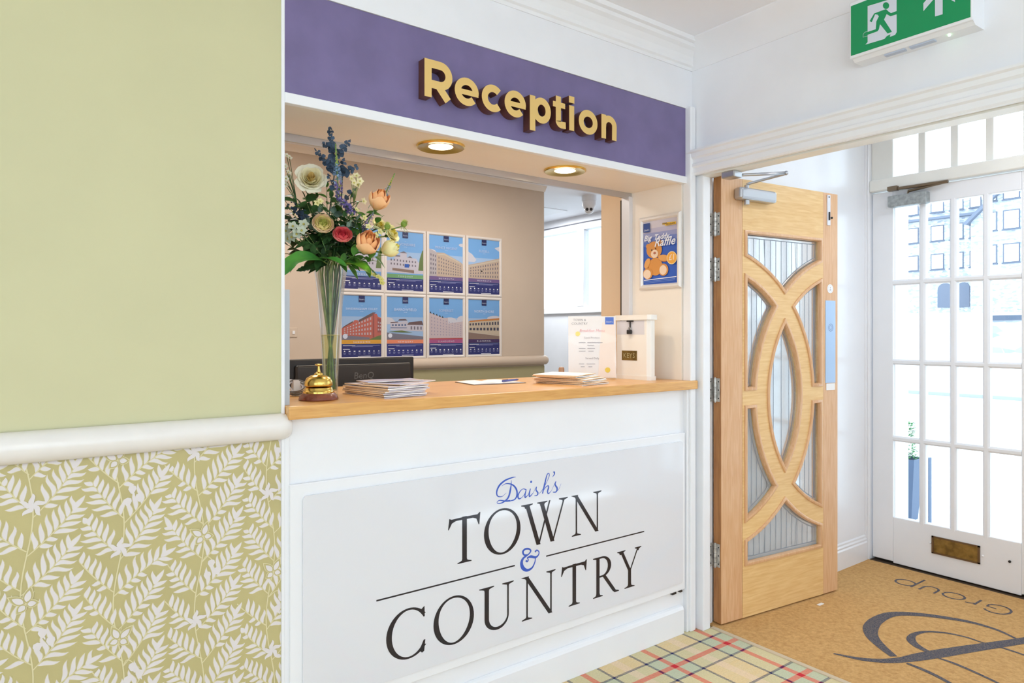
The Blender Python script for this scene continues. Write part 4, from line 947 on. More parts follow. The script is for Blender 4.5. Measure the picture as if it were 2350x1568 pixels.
for i in range(8):
    th = .0034
    ly = .245 if i < 5 else .20
    leaflet((c0.x + rnd.uniform(-.006, .008) - .004 * i, c0.y + .004 * i + rnd.uniform(-.004, .004)), R(8 + rnd.uniform(-3, 3) + 2.2 * i), .175, ly, z, th, papercream if i % 3 else paper, 'white booklet in the fanned pile in front of the menu stand, %s from the counter' % ('lowest' if i == 0 else (names + ['eighth'])[i]), 'booklets in the pile before the menu stand', paper, lift=.002)
    z += th + .0016
# open booklet with pen
t_ = thing('open_booklet', 'thin open booklet lying flat between the two leaflet piles', 'booklet', (1.63, 2.33, ZC), R(-8))
MB().box(-.12, .12, -.09, .09, .0005, .0025).build('cover', mat('dark_cover', (88, 80, 84), .5), t_, local=True)
mb = MB()
for s_ in (-1, 1):
    pts = [(s_ * .002, .0026), (s_ * .03, .007), (s_ * .07, .0072), (s_ * .115, .0030)]
    for (a, za), (b, zb) in zip(pts, pts[1:]): mb.add([(a, -.086, za), (b, -.086, zb), (b, .086, zb), (a, .086, za)], [(0, 1, 2, 3)])
mb.prism([(x, -.086, z_) for x, z_ in ((-.115, .0026), (-.115, .0029), (-.07, .007), (-.03, .0068), (0, .0027), (.03, .0068), (.07, .007), (.115, .0029), (.115, .0026))], (0, .172, 0))
mb.build('pages', paper, t_, local=True)
t_ = thing('pen', 'blue pen lying across the open booklet', 'pen', (1.69, 2.27, ZC + .0115), R(20))
MB().tube([(-.06, 0, 0), (.05, 0, 0), (.062, 0, 0)], [.004, .004, .001], 8).build('barrel', mat('blue_plastic', (70, 84, 160), .3), t_, local=True, smooth=True); MB().box(-.06, -.02, -.001, .001, .004, .006).build('clip', steel, t_, local=True)
# menu in an acrylic stand
mc = Vector((2.108, 2.222)); rz = -math.atan2(2.13, 2.2) + R(4)
t_ = thing('menu_stand', 'printed menu sheet leaning in a clear acrylic stand beside the key box', 'menu', (mc.x, mc.y, ZC), R(-40))
lean = Matrix.Rotation(R(-8), 4, 'X')
def LM(x, z, y=0): return lean @ Vector((x, y, z))
Wm, Hm = .212, .285
mb = MB(); mb.add([LM(-Wm / 2, .008, .0015), LM(Wm / 2, .008, .0015), LM(Wm / 2, Hm, .0015), LM(-Wm / 2, Hm, .0015), LM(-Wm / 2, .008, .0006), LM(Wm / 2, .008, .0006), LM(Wm / 2, Hm, .0006), LM(-Wm / 2, Hm, .0006)], [(0, 3, 2, 1), (4, 5, 6, 7), (0, 1, 5, 4), (1, 2, 6, 5), (2, 3, 7, 6), (3, 0, 4, 7)]); mb.build('menu_sheet', paper, t_, local=True)
pp = Print(LM(-Wm / 2, 0, .0002), lean @ Vector((1, 0, 0)), lean @ Vector((0, 0, 1)), .0002)
pk = pm('menu_pink', (238, 178, 178)); gy = pm('menu_grey', (164, 162, 166)); yl = pm('menu_yellow', (240, 224, 130)); yl2 = pm('menu_gold', (238, 206, 70)); mb_ = pm('menu_blue', (84, 120, 206)); pc = pm('menu_peach', (248, 232, 218))
pp.lay([V2((Wm * .62, .01), (Wm * .99, .01), (Wm * .99, Hm * .95), (Wm * .72, Hm * .9), (Wm * .66, Hm * .5))], pc)
pp.lay(rect(Wm * .78, Hm * .87, Wm * .96, Hm * .985), mb_); pp.lay(text_polys('TOWN &', Wm * .24, Hm * .925, .014) + text_polys('COUNTRY', Wm * .24, Hm * .865, .015), gy)
pp.lay(text_polys("Daish's", Wm * .87, Hm * .90, .010), ink)
pp.lay(text_polys('Breakfast Menu', Wm * .50, Hm * .75, .018, shear=.2), pk); pp.lay([ell(Wm * .20, Hm * .72, .011, .011, 12)], yl); pp.lay([ell(Wm * .82, Hm * .15, .012, .012, 12)], yl2)
tx = text_polys('Local Produce', Wm * .5, Hm * .645, .012)
for k_, (a, b, zz) in enumerate(((.22, .36, .575), (.4, .72, .575), (.4, .54, .53), (.22, .36, .485), (.4, .56, .485), (.22, .36, .44), (.42, .53, .44), (.22, .33, .24), (.38, .56, .24), (.26, .34, .195), (.42, .5, .195))): tx.append(rect(Wm * a, Hm * zz, Wm * b, Hm * (zz + .009)))
tx += text_polys('Served Daily', Wm * .5, Hm * .32, .012); pp.lay(tx, gy)
pr_ = pp.build('menu_print', None)
pr_.parent = t_
ac = glass('acrylic_clear', (.985, .99, 1), .15, .02)
mb = MB()
for a, b in ((.0022, .0036), (-.0022, -.0010)):
    mb.add([LM(-Wm / 2 - .003, .002, a), LM(Wm / 2 + .003, .002, a), LM(Wm / 2 + .003, Hm, a), LM(-Wm / 2 - .003, Hm, a), LM(-Wm / 2 - .003, .002, b), LM(Wm / 2 + .003, .002, b), LM(Wm / 2 + .003, Hm, b), LM(-Wm / 2 - .003, Hm, b)], [(0, 3, 2, 1), (4, 5, 6, 7), (0, 1, 5, 4), (1, 2, 6, 5), (2, 3, 7, 6), (3, 0, 4, 7)])
mb.box(-Wm / 2, Wm / 2, -.002, .07, .0002, .002); mb.build('acrylic_stand', ac, t_, local=True)
# key box
t_ = thing('key_box', 'white metal drop box with a brass KEYS plate at the right end of the counter', 'box', (2.30, 2.13, ZC))
def oct_(x0, x1, y0, y1, c): return [(x0 + c, y0), (x1 - c, y0), (x1, y0 + c), (x1, y1 - c), (x1 - c, y1), (x0 + c, y1), (x0, y1 - c), (x0, y0 + c)]
kw = mat('ivory_enamel', (240, 237, 231), .25, coat=.3)
x0, x1, y0, y1 = 2.255, 2.312, 2.022, 2.235
MB().prism([(x, y, ZC) for x, y in oct_(x0, x1, y0, y1, .012)], (0, 0, .018)).build('base', kw, t_, bevel=.002)
MB().prism([(x, y, ZC + .018) for x, y in oct_(x0 + .003, x1 - .003, y0 + .003, y1 - .003, .014)], (0, 0, .245)).build('body', kw, t_, bevel=.002)
mb = MB(); mb.prism([(x, y, ZC + .265) for x, y in oct_(x0 - .004, x1 + .003, y0 - .004, y1 + .004, .012)], (0, 0, .022)); lid = mb.build('lid', kw, t_, bevel=.003)
MB().box(x0 + .0025, x0 + .0035, y0 + .03, y1 - .016, ZC + .2, ZC + .262).build('slot_panel', mat('pale_grey_enamel', (214, 214, 222), .3), t_)
MB().box(x0 + .0005, x0 + .003, 2.095, 2.185, ZC + .085, ZC + .128).build('brass_plate', brass_old, t_)
p = Print((x0 - .0003, 2.185, ZC + .085), (0, -1, 0), (0, 0, 1), .0003); p.lay(text_polys('KEYS', .045, .011, .030, spacing=1.1), mat('engraving', (184, 172, 124), .4)); p.build('plate_lettering', t_)
mb = MB(); mb.box(x0 - .006, x0 + .002, 2.115, 2.150, ZC + .257, ZC + .263); mb.box(x0 - .004, x0, 2.130, 2.134, ZC + .222, ZC + .258); mb.build('hasp', dark, t_)
t2 = mb = MB(); mb.box(x0 - .012, x0 - .001, 2.120, 2.145, ZC + .202, ZC + .222); pd = mb.build('padlock', dark, t_, bevel=.003)
mb = MB(); mb.tube([(x0 - .006, 2.126, ZC + .22)] + [(x0 - .006, 2.132 - .006 * math.cos(R(a)), ZC + .225 + .008 * math.sin(R(a))) for a in range(0, 181, 30)] + [(x0 - .006, 2.138, ZC + .22)], .0018, 6); mb.build('shackle', steel, t_)
# monitor on the desk behind
t_ = thing('computer_monitor', 'black computer monitor seen from behind over the counter', 'monitor', (1.22, 2.78, .76))
mb = MB(); mb.box(.935, 1.51, 2.765, 2.785, .82, 1.193); mb.build('screen_casing', dark, t_, bevel=.006)
mb = MB(); mb.box(.96, 1.485, 2.745, 2.766, .84, 1.168); mb.build('rear_cover', mat('black_rear_plastic', (46, 42, 40), .35), t_, bevel=.008)
MB().box(.97, 1.475, 2.7435, 2.7455, 1.1650, 1.1675).build('vent_strip', mat('grey_edge', (150, 146, 140), .4), t_)
p = Print((1.255, 2.7448, 1.105), (1, 0, 0), (0, 0, 1), .0003); p.lay(text_polys('BenQ', 0, 0, .040, shear=.1), mat('grey_logo', (104, 102, 100), .3)); p.build('maker_mark', t_)
MB().box(1.19, 1.25, 2.79, 2.82, .76, .95).build('stand_neck', dark, t_, bevel=.004); MB().box(1.1, 1.34, 2.74, 2.9, .752, .765).build('stand_foot', dark, t_, bevel=.004)
t_ = thing('office_desk', 'pale desk below the counter that carries the monitor', 'desk', (1.4, 2.8, 0))
MB().box(.3, 2.45, 2.56, 3.15, .725, .75).build('desk_top', oak_x, t_); 
for a, b in ((.34, 2.6), (.34, 3.1), (2.4, 2.6), (2.4, 3.1)): MB().box(a - .02, a + .02, b - .02, b + .02, 0, .725).build('leg', alu, t_)
# coiled leads beside the bell
mb = MB(); c_ = Vector((.775, 2.235, 0)); rn = random.Random(5)
t_ = thing('coiled_leads', 'bundle of looped white leads between the bell and the hatch edge', 'cable', (c_.x, c_.y, ZC))
for k_ in range(3):
    mb = MB()
    for j in range(4):
        rr_ = .021 + rn.uniform(-.005, .004); tl = R(62 + rn.uniform(-30, 20)); ro = rn.uniform(-.9, .9); pts = []
        for a in range(0, 360, 15):
            q = Vector((rr_ * 1.5 * math.cos(R(a)), rr_ * math.sin(R(a)) * math.cos(tl), rr_ * math.sin(R(a)) * math.sin(tl))); q = Matrix.Rotation(ro, 3, 'Z') @ q
            pts.append((c_.x + q.x, c_.y + q.y - .012 * k_ + .01, ZC + .0285 + q.z))
        mb.tube(pts, .0022, 6, True)
    mb.build('lead_loop', mat('lead_white', (238, 236, 240), .4) if k_ < 2 else mat('lead_grey', (120, 116, 112), .4), t_, smooth=True)
tag(MB().box(c_.x - .006, c_.x + .014, c_.y - .014, c_.y + .012, ZC + .0006, ZC + .052).build('tie_wrap', paper, t_))
# keyring-like fob beside the menu
tag(MB().lathe([(.012, 0), (.013, .004), (.013, .046), (.010, .053), (.0001, .055)], (0, 0, 0), 20).build('wooden_knob', mat('brown_knob', (170, 134, 106), .4), org=(0, 0, 0), smooth=True), 'small brown round knob standing behind the menu on the counter', 'knob').location = (2.02, 2.33, ZC + .0003)

# ================================================================== FLOWERS, each stem a thing of its own
gst = mat('stem_green', (116, 156, 80), .5, var=.3, scale=40); leafg = mat('leaf_green', (88, 142, 58), .45, spec=.15, var=.35, scale=30); leafd = mat('leaf_dark', (66, 104, 56), .45, spec=.15, var=.35, scale=30); leafb = mat('leaf_bright', (122, 186, 52), .4, spec=.15, var=.3, scale=22)
eucm = mat('eucalyptus_blue', (80, 100, 124), .6, spec=.15, var=.35, scale=30); eucg = mat('eucalyptus_grey', (122, 146, 128), .55, spec=.15, var=.2, scale=30)
GST = [gst, mat('stem_pale', (158, 178, 104), .5, var=.25, scale=40), mat('stem_deep', (70, 112, 62), .5, var=.3, scale=40)]
def stem_to_vase(p, k, r=.0026, n=14):
    a = k * 2.4; p = Vector(p); nz = ZC + .40
    rr_ = (.018, .040, .030)[k % 3]; neck = Vector((vx + rr_ * math.cos(a), vy + rr_ * math.sin(a), nz)); foot = Vector((vx - .0175 * math.cos(a), vy - .0175 * math.sin(a), ZC + .018))
    mid = neck + Vector((0, 0, .09)) + (p - neck) * .12; pts = []
    for i in range(n + 1):
        t = i / n; pts.append(p * (1 - t) ** 3 + (p * .35 + mid * .65) * 3 * t * (1 - t) ** 2 + mid * 3 * t * t * (1 - t) + neck * t ** 3)
    for i in range(1, 7): pts.append(neck.lerp(foot, i / 6))
    return pts
NK = [0]
def bloom_thing(name, label, cat='flower', group='flowers in the vase'):
    NK[0] += 1; return thing(name, label, cat, (vx, vy, ZC), group=group), NK[0]
def leafmesh(mb, base, d, L, Wd, up=(0, 0, 1), droop=.2, fold=.25, n=6, mi=0, shape=1.0):
    d = Vector(d).normalized(); up = Vector(up); sd = d.cross(up); sd = sd.normalized() if sd.length > 1e-4 else Vector((1, 0, 0)); nn = sd.cross(d).normalized(); vs = []
    for k in range(n + 1):
        t = k / n; c = Vector(base) + d * L * t - Vector((0, 0, 1)) * droop * L * t * t; hw = Wd / 2 * math.sin(math.pi * min(.985, .03 + t ** .85 * .96)) ** .8 * shape
        vs += [c - sd * hw + nn * hw * fold, c, c + sd * hw + nn * hw * fold]
    fs = []
    for k in range(n):
        a = k * 3; fs += [(a, a + 1, a + 4, a + 3), (a + 1, a + 2, a + 5, a + 4)]
    mb.add(vs, fs, mi)
def petal(mb, c, F, th, r, h0, h1, wid, curl, cup=.6, mi=0, nu=6, nv=6, tip=0.0, rag=0):
    """petal wrapped on a shell of radius r about the axis of frame F"""
    vs = []
    for j in range(nv + 1):
        v = j / nv; rho = r * (.25 + .75 * math.sin(v * math.pi * cup)) + curl * r * v ** 4; z = h0 + (h1 - h0) * v - abs(curl) * r * .35 * v ** 6
        hw = wid * (math.sin(math.pi * min(.93, .16 + v * .74)) ** .55)
        for i in range(nu + 1):
            u = i / nu * 2 - 1; a = th + u * hw; zz = z - (u * u) * (h1 - h0) * .16 * v + tip * (1 - abs(u)) * v ** 3 * r + rag * r * math.sin(u * 9 + th * 3) * v ** 3
            vs.append(Vector(c) + F @ Vector((rho * math.cos(a), rho * math.sin(a), zz)))
    n = nu + 1; mb.add(vs, [(j * n + i, j * n + i + 1, (j + 1) * n + i + 1, (j + 1) * n + i) for j in range(nv) for i in range(nu)], mi)
def frame_of(d): return Vector(d).normalized().to_track_quat('Z', 'Y').to_matrix()
def cup_flower(name, label, p, face, Rr, mats, kind, stem_r=.0026, sep=leafg):
    t_, k = bloom_thing(name, label); F = frame_of(face); p = Vector(p); mb = MB(); rn = random.Random(k)
    if kind == 'rose':
        for ly, (rr, h, n, w_, cu) in enumerate(((.12, .60, 2, 1.7, 0), (.22, .62, 3, 1.4, .02), (.34, .62, 3, 1.4, .05), (.47, .60, 4, 1.15, .10), (.60, .56, 4, 1.1, .16), (.73, .48, 5, .95, .24), (.86, .38, 5, .9, .32), (.96, .26, 5, .85, .40))):
            for i in range(n): petal(mb, p, F, 2 * math.pi * i / n + ly * .7 + rn.uniform(-.15, .15), rr * Rr * (1 + .07 * (i % 2)), -.55 * Rr, h * Rr * rn.uniform(.8, 1.12), w_ * .92, cu * rn.uniform(.7, 1.5), .56, min(ly // 3, len(mats) - 1), rag=.03)
    elif kind == 'bud':
        for ly, (rr, h, n, w_, cu) in enumerate(((.16, 1.25, 3, 1.4, 0), (.30, 1.2, 3, 1.4, -.25), (.46, 1.12, 3, 1.35, -.2), (.60, 1.0, 3, 1.3, -.12), (.74, .80, 4, 1.1, .05))):
            for i in range(n): petal(mb, p, F, 2 * math.pi * i / n + ly * 1.1 + rn.uniform(-.2, .2), rr * Rr * 1.25, -.8 * Rr, h * Rr * rn.uniform(.85, 1.05), w_, cu, .72, min(ly // 2, len(mats) - 1), tip=.12)
    elif kind == 'ranunculus':
        for ly in range(8):
            rr = .14 + ly * .115; n = 4 + ly // 2
            for i in range(n): petal(mb, p, F, 2 * math.pi * i / n + ly * .55, rr * Rr, -.5 * Rr, (.46 - ly * .03) * Rr, 1.05 - ly * .04, -.05 if ly < 5 else .03, .62, min(ly * len(mats) // 8, len(mats) - 1), nv=5)
    b = mb.build('petals', mats, t_, smooth=2)
    mb = MB()
    for i in range(5):
        a = 2 * math.pi * i / 5; petal(mb, p, F, a, Rr * .5, -.86 * Rr, -.15 * Rr, .32, .2, .5, tip=.3, nu=4, nv=4)
    mb.ball(p + F @ Vector((0, 0, -.82 * Rr)), Rr * .2, 8); mb.build('sepals', sep, t_, smooth=2)
    base = p + F @ Vector((0, 0, -.9 * Rr)); pts = stem_to_vase(base, k); MB().tube(pts, stem_r, 7).build('stem', GST[k % 3], t_, smooth=2)
    mb = MB()
    for i in (3, 5, 7):
        q = pts[i]; a = rn.uniform(0, 6.28); leafmesh(mb, q, (math.cos(a), math.sin(a) - .3, .5), .05, .024, n=5)
    mb.build('leaves', leafg, t_, smooth=2); return t_
def px(u, v, t): return PT(u, v, t)
wr = [mat('petal_cream_heart', (240, 214, 140), .6), mat('petal_cream', (250, 242, 204), .6), mat('petal_ivory', (252, 248, 226), .6)]
cup_flower('rose_stem', 'large open cream white rose high on the left of the bouquet', px(714, 410, 2.13), (-.30, -.93, .34), .036, wr, 'rose')
pe = [mat('petal_orange', (246, 162, 92), .6), mat('petal_peach', (252, 182, 122), .6), mat('petal_peach_pale', (253, 196, 142), .6)]
cup_flower('rose_stem', 'upper peach rosebud on a bare stem at the right of the bouquet', px(868, 462, 2.16), (.02, -.75, .85), .036, pe, 'bud')
cup_flower('rose_stem', 'lower large peach rosebud above the vase rim', px(842, 562, 2.08), (-.05, -.85, .75), .039, pe, 'bud')
ra = [mat('petal_lime', (206, 206, 110), .6), mat('petal_lemon', (238, 222, 150), .6), mat('petal_blush', (244, 216, 178), .6)]
cup_flower('ranunculus_stem', 'pale cream ranunculus in the middle of the bouquet', px(741, 514, 2.04), (-.2, -.95, .45), .034, ra, 'ranunculus')
co = [mat('petal_coral_deep', (210, 56, 70), .55), mat('petal_coral', (232, 92, 96), .55), mat('petal_coral_light', (240, 128, 126), .55)]
cup_flower('ranunculus_stem', 'small coral red ranunculus beside the cream one', px(786, 539, 2.05), (-.25, -.85, .6), .031, co, 'ranunculus')
li = [mat('petal_yellow_heart', (222, 206, 84), .6), mat('petal_pale_yellow', (240, 232, 170), .6)]
cup_flower('lisianthus_stem', 'pale yellow bloom low on the right edge of the bouquet', px(892, 572, 2.14), (.75, -.4, .35), .029, li, 'bud')
cup_flower('lisianthus_stem', 'pale yellow bloom just below the green thistles', px(898, 535, 2.19), (.5, -.8, .4), .026, li, 'rose')
cup_flower('lisianthus_stem', 'small pale yellow bloom between the two peach rosebuds', px(872, 517, 2.22), (.1, -.9, .5), .02, li, 'rose')
# eucalyptus
def leafy_spike(name, label, tip, root, branches, m, lw, step=.012, round_=1, cat='flower'):
    t_, k = bloom_thing(name, label, cat); mb = MB(); sm = MB(); rn = random.Random(k)
    def run(a, b, s0=1):
        a = Vector(a); b = Vector(b); n = max(3, int((b - a).length / step)); d = (b - a).normalized(); sm.tube([b.lerp(a, i / 6) for i in range(7)], [.0018 - .0002 * i for i in range(7)], 5)
        for i in range(n):
            t = (i + .5) / n; c = b.lerp(a, t); L = lw * (1 - .55 * t) * s0; sd = d.orthogonal().normalized(); ax = Matrix.Rotation(i * 1.57 + rn.uniform(-.3, .3), 3, d) @ sd
            for s_ in (1, -1): leafmesh(mb, c, ax * s_ + d * .45, L, L * .85 * round_, up=(rn.uniform(-.4,.4), -1, rn.uniform(-.3,.6)), droop=.05, fold=.15, n=4)
        leafmesh(mb, a, d, lw * .35, lw * .3, n=3)
    run(tip, root)
    for (a, b) in branches: run(a, b, .9)
    sm.tube(stem_to_vase(root, k), .002, 6); mb.build('leaves', m, t_, smooth=2); sm.build('stem', gst if m is not eucm else mat('euc_stem', (70, 76, 80), .6), t_, smooth=2); return t_
leafy_spike('eucalyptus_sprig', 'dark blue eucalyptus spray rising highest in the bouquet', px(757, 290, 2.06), px(768, 395, 2.10), [(px(721, 340, 2.07), px(764, 390, 2.10)), (px(805, 320, 2.07), px(774, 356, 2.09)), (px(738, 330, 2.08), px(764, 338, 2.08))], eucm, .023, .0085, 1.25, 'foliage')
leafy_spike('eucalyptus_sprig', 'short dark blue eucalyptus sprig right of the tall blue spike', px(822, 381, 2.10), px(786, 398, 2.12), [(px(790, 362, 2.1), px(784, 396, 2.12))], eucm, .022, .009, 1.2, 'foliage')
leafy_spike('eucalyptus_sprig', 'dark slate eucalyptus sprig at the far left edge of the bouquet', px(655, 470, 2.12), px(700, 500, 2.12), [(px(660, 500, 2.14), px(704, 510, 2.14)), (px(668, 455, 2.16), px(700, 498, 2.14))], eucm, .024, .012, 1, 'foliage')
leafy_spike('eucalyptus_sprig', 'grey green round eucalyptus leaves under the cream white rose', px(735, 470, 2.10), px(738, 520, 2.12), [(px(808, 505, 2.06), px(780, 545, 2.10)), (px(700, 500, 2.1), px(730, 525, 2.12))], eucg, .034, .026, 1.1, 'foliage')
leafy_spike('eucalyptus_sprig', 'slate eucalyptus sprig beside the small pale daisies', px(820, 430, 2.14), px(795, 455, 2.15), [(px(752, 398, 2.1), px(765, 430, 2.13))], eucm, .024, .013, 1, 'foliage')
# flower spikes
def spike(name, label, pts, cols, r0, tipm, ntip=.3, dens=110):
    t_, k = bloom_thing(name, label); rn = random.Random(k * 7); mb = MB(); P = smoothpts(pts, 8); n = len(P)
    ms = cols + [tipm]
    for i in range(dens):
        t = i / dens; c = P[min(n - 1, int(t * n))].lerp(P[min(n - 1, int(t * n) + 1)], rn.random()); a = rn.uniform(0, 6.28); r = r0 * (.25 + .75 * min(1, t * 1.6)); d = Vector((math.cos(a), math.sin(a), rn.uniform(-.3, .3)))
        mi = len(cols) if t < ntip else min(len(cols) - 1, int((t - ntip) / (1 - ntip) * len(cols)))
        if t < ntip: mb.ball(c + d * r * .35, r * .22, 6, mi=mi)
        else:
            for q in range(3): leafmesh(mb, c + d * r * .45, d + Vector((rn.uniform(-.8, .8), rn.uniform(-.8, .8), rn.uniform(-.5, .8))), r * .55, r * .42, n=3, mi=mi, droop=0)
    mb.build('florets', ms, t_, smooth=2); MB().tube([p for p in P] + stem_to_vase(P[-1], k)[1:], .0019, 6).build('stem', gst, t_, smooth=2); return t_
skyb = mat('floret_sky_blue', (164, 192, 220), .6); lil = mat('floret_lilac', (150, 138, 196), .6); violet = mat('floret_violet', (120, 100, 166), .6); tipg = mat('spike_tip_green', (158, 172, 84), .6); tipy = mat('spike_tip_yellow', (206, 196, 76), .6)
spike('veronica_spike', 'tall pale blue flower spike with a green tip in the centre', [px(770, 330, 2.05), px(773, 375, 2.06), px(774, 405, 2.07), px(777, 440, 2.09)], [skyb, skyb, lil], .016, tipg, .34, 150)
spike('lavender_spike', 'violet flower spike below the pale blue one', [px(772, 440, 2.06), px(778, 455, 2.06), px(793, 470, 2.07), px(807, 488, 2.09)], [violet, lil, lil], .019, violet, .05, 120)
spike('veronica_spike', 'small blue spike with a yellow tip above the upper peach rosebud', [px(906, 398, 2.17), px(897, 418, 2.17), px(886, 442, 2.19), px(880, 470, 2.22)], [skyb, skyb], .012, tipy, .42, 80)
spike('lavender_spike', 'lilac flower spike left of the green thistles', [px(858, 485, 2.12), px(850, 500, 2.12), px(840, 520, 2.13), px(832, 535, 2.15)], [lil, lil], .015, lil, .04, 90)
# thistles
def thistle(label, p, r, face):
    t_, k = bloom_thing('thistle_stem', label); F = frame_of(face); mb = MB(); p = Vector(p); rn = random.Random(k)
    mb.ball(p, r * .62, 12, mi=0)
    for i in range(90):
        a = rn.uniform(0, 6.28); e = rn.uniform(.1, 1.45); d = F @ Vector((math.cos(a) * math.cos(e), math.sin(a) * math.cos(e), math.sin(e))); leafmesh(mb, p + d * r * .45, d, r * .55, r * .10, n=2, mi=1, droop=0)
    mb.build('flower_head', [mat('thistle_green', (120, 150, 56), .6), mat('thistle_lime', (190, 204, 110), .6)], t_, smooth=2)
    mb = MB()
    for i in range(10):
        a = i * .63; d = F @ Vector((math.cos(a), math.sin(a), -.12)); leafmesh(mb, p - F @ Vector((0, 0, r * .5)), d, r * 1.7, r * .2, n=4, droop=.1)
    mb.build('bracts', mat('bract_pale', (176, 196, 150), .6), t_, smooth=2)
    MB().tube(stem_to_vase(p - F @ Vector((0, 0, r * .6)), k), .0018, 6).build('stem', gst, t_, smooth=2)
thistle('green thistle head reaching furthest right of the bouquet', px(927, 514, 2.16), .017, (.35, -.6, .7)); thistle('green thistle head over the pale yellow blooms', px(889, 520, 2.11), .016, (-.1, -.6, .75))
# small white blossom sprays
def blossoms(label, cs, root, r, m, mid, name='blossom_spray'):
    t_, k = bloom_thing(name, label); mb = MB(); sm = MB(); rn = random.Random(k)
    for c in cs:
        c = Vector(c); F = frame_of((rn.uniform(-.4, .4), -1, rn.uniform(0, .7)))
        for i in range(5):
            a = i * 1.257; leafmesh(mb, c, F @ Vector((math.cos(a), math.sin(a), .25)), r, r * .8, up=F @ Vector((0, 0, 1)), n=4, mi=0, droop=0)
        mb.ball(c + F @ Vector((0, 0, r * .12)), r * .22, 6, mi=1); sm.tube([c, c.lerp(Vector(root), .5) + Vector((0, 0, .004)), root], .0011, 5)
    sm.tube(stem_to_vase(root, k), .0017, 6); mb.build('blossoms', [m, mid], t_, smooth=2); sm.build('stem', GST[k % 3], t_, smooth=2)
wf = mat('blossom_white', (232, 232, 214), .6); gcn = mat('blossom_centre', (196, 186, 96), .6)
blossoms('tall sprig of tiny white waxflowers at the upper left edge', [px(658, 358, 2.14), px(664, 362, 2.15), px(654, 382, 2.14), px(662, 396, 2.13), px(656, 410, 2.12), px(663, 405, 2.15), px(654, 424, 2.13)], px(682, 470, 2.14), .011, wf, gcn)
blossoms('cluster of larger white petals low on the left side', [px(672, 520, 2.06), px(680, 538, 2.05), px(692, 530, 2.05), px(668, 545, 2.07), px(655, 530, 2.08), px(697, 515, 2.07), px(660, 548, 2.08)], px(700, 570, 2.10), .018, mat('blossom_pale_green', (206, 216, 196), .6), gcn)
blossoms('pale daisies with yellow centres right of the blue spike', [px(806, 410, 2.1), px(818, 404, 2.11), px(826, 416, 2.11), px(812, 420, 2.1), px(820, 424, 2.12), px(834, 462, 2.13)], px(812, 470, 2.15), .013, mat('blossom_cream', (228, 216, 170), .6), gcn)
blossoms('small cream buds scattered in the middle right of the bouquet', [px(818, 482, 2.08), px(836, 500, 2.1), px(862, 540, 2.09), px(872, 532, 2.1), px(845, 520, 2.1), px(735, 462, 2.06), px(728, 466, 2.06)], px(815, 560, 2.13), .011, mat('blossom_cream2', (222, 214, 150), .6), gcn)
blossoms('trailing sprig of yellow buds hanging low at the right', [px(858, 632, 2.12), px(868, 636, 2.12), px(875, 642, 2.12), px(877, 650, 2.12), px(850, 628, 2.11)], px(838, 606, 2.13), .010, mat('blossom_straw', (216, 206, 120), .6), gcn)
# foliage stems that fill the bouquet
def foliage(label, runs, m, L, Wd, n=7, seed=1):
    t_, k = bloom_thing('foliage_stem', label, 'foliage'); mb = MB(); sm = MB(); rn = random.Random(seed)
    for (a, b) in runs:
        a = Vector(a); b = Vector(b); d = (a - b).normalized(); sm.tube([a, a.lerp(b, .5), b], [.0009, .0015, .0019], 5)
        for i in range(n):
            L_, W2 = L * 1.3, Wd * 1.35; c = b.lerp(a, (i + .3) / n); x = rn.uniform(0, 6.28); ax = Matrix.Rotation(x, 3, d) @ d.orthogonal().normalized(); f = rn.uniform(.7, 1.15); leafmesh(mb, c, ax + d * .6, L_ * f, W2 * f, up=(0, -.6, .8), droop=.25, n=5)
        leafmesh(mb, a, d, L * .8, Wd * .8, n=5)
    sm.tube(stem_to_vase(runs[0][1], k), .002, 6); mb.build('leaves', m, t_, smooth=2); sm.build('stem', GST[k % 3], t_, smooth=2)
hub = px(762, 585, 2.14)
foliage('dark green leafy stem filling the left of the bouquet', [(px(668, 440, 2.14), px(740, 575, 2.14)), (px(660, 470, 2.10), px(735, 580, 2.12)), (px(700, 455, 2.14), px(745, 570, 2.14))], leafd, .045, .022, 9, 1)
foliage('dark green leafy stem behind the coral ranunculus', [(px(760, 455, 2.12), px(765, 580, 2.13)), (px(805, 460, 2.13), px(775, 580, 2.13)), (px(790, 500, 2.09), px(770, 590, 2.11))], leafd, .042, .022, 9, 2)
foliage('mid green leafy stem under the cream ranunculus', [(px(700, 545, 2.06), px(750, 598, 2.11)), (px(735, 540, 2.07), px(757, 600, 2.10)), (px(715, 585, 2.06), px(752, 606, 2.12))], leafd, .04, .018, 8, 3)
foliage('fresh green leafy stem between the rosebuds', [(px(845, 480, 2.17), px(790, 590, 2.14)), (px(870, 505, 2.18), px(795, 595, 2.14)), (px(830, 530, 2.13), px(785, 595, 2.12))], leafg, .036, .018, 9, 4)
foliage('fresh green leafy stem around the cream white rose', [(px(700, 425, 2.17), px(735, 560, 2.15)), (px(725, 440, 2.16), px(745, 560, 2.15)), (px(750, 430, 2.16), px(752, 560, 2.15))], leafg, .034, .016, 9, 5)
foliage('loose green leaves under the lower peach rosebud', [(px(868, 588, 2.12), px(790, 606, 2.12)), (px(850, 600, 2.09), px(788, 610, 2.12)), (px(815, 585, 2.08), px(780, 606, 2.1))], leafg, .036, .017, 7, 6)
foliage('olive leafy stem at the left edge above the broad leaf', [(px(655, 560, 2.12), px(735, 598, 2.12)), (px(660, 520, 2.14), px(730, 590, 2.13)), (px(670, 585, 2.1), px(735, 600, 2.12))], mat('leaf_olive', (104, 112, 60), .5, var=.4, scale=30), .04, .016, 8, 7)
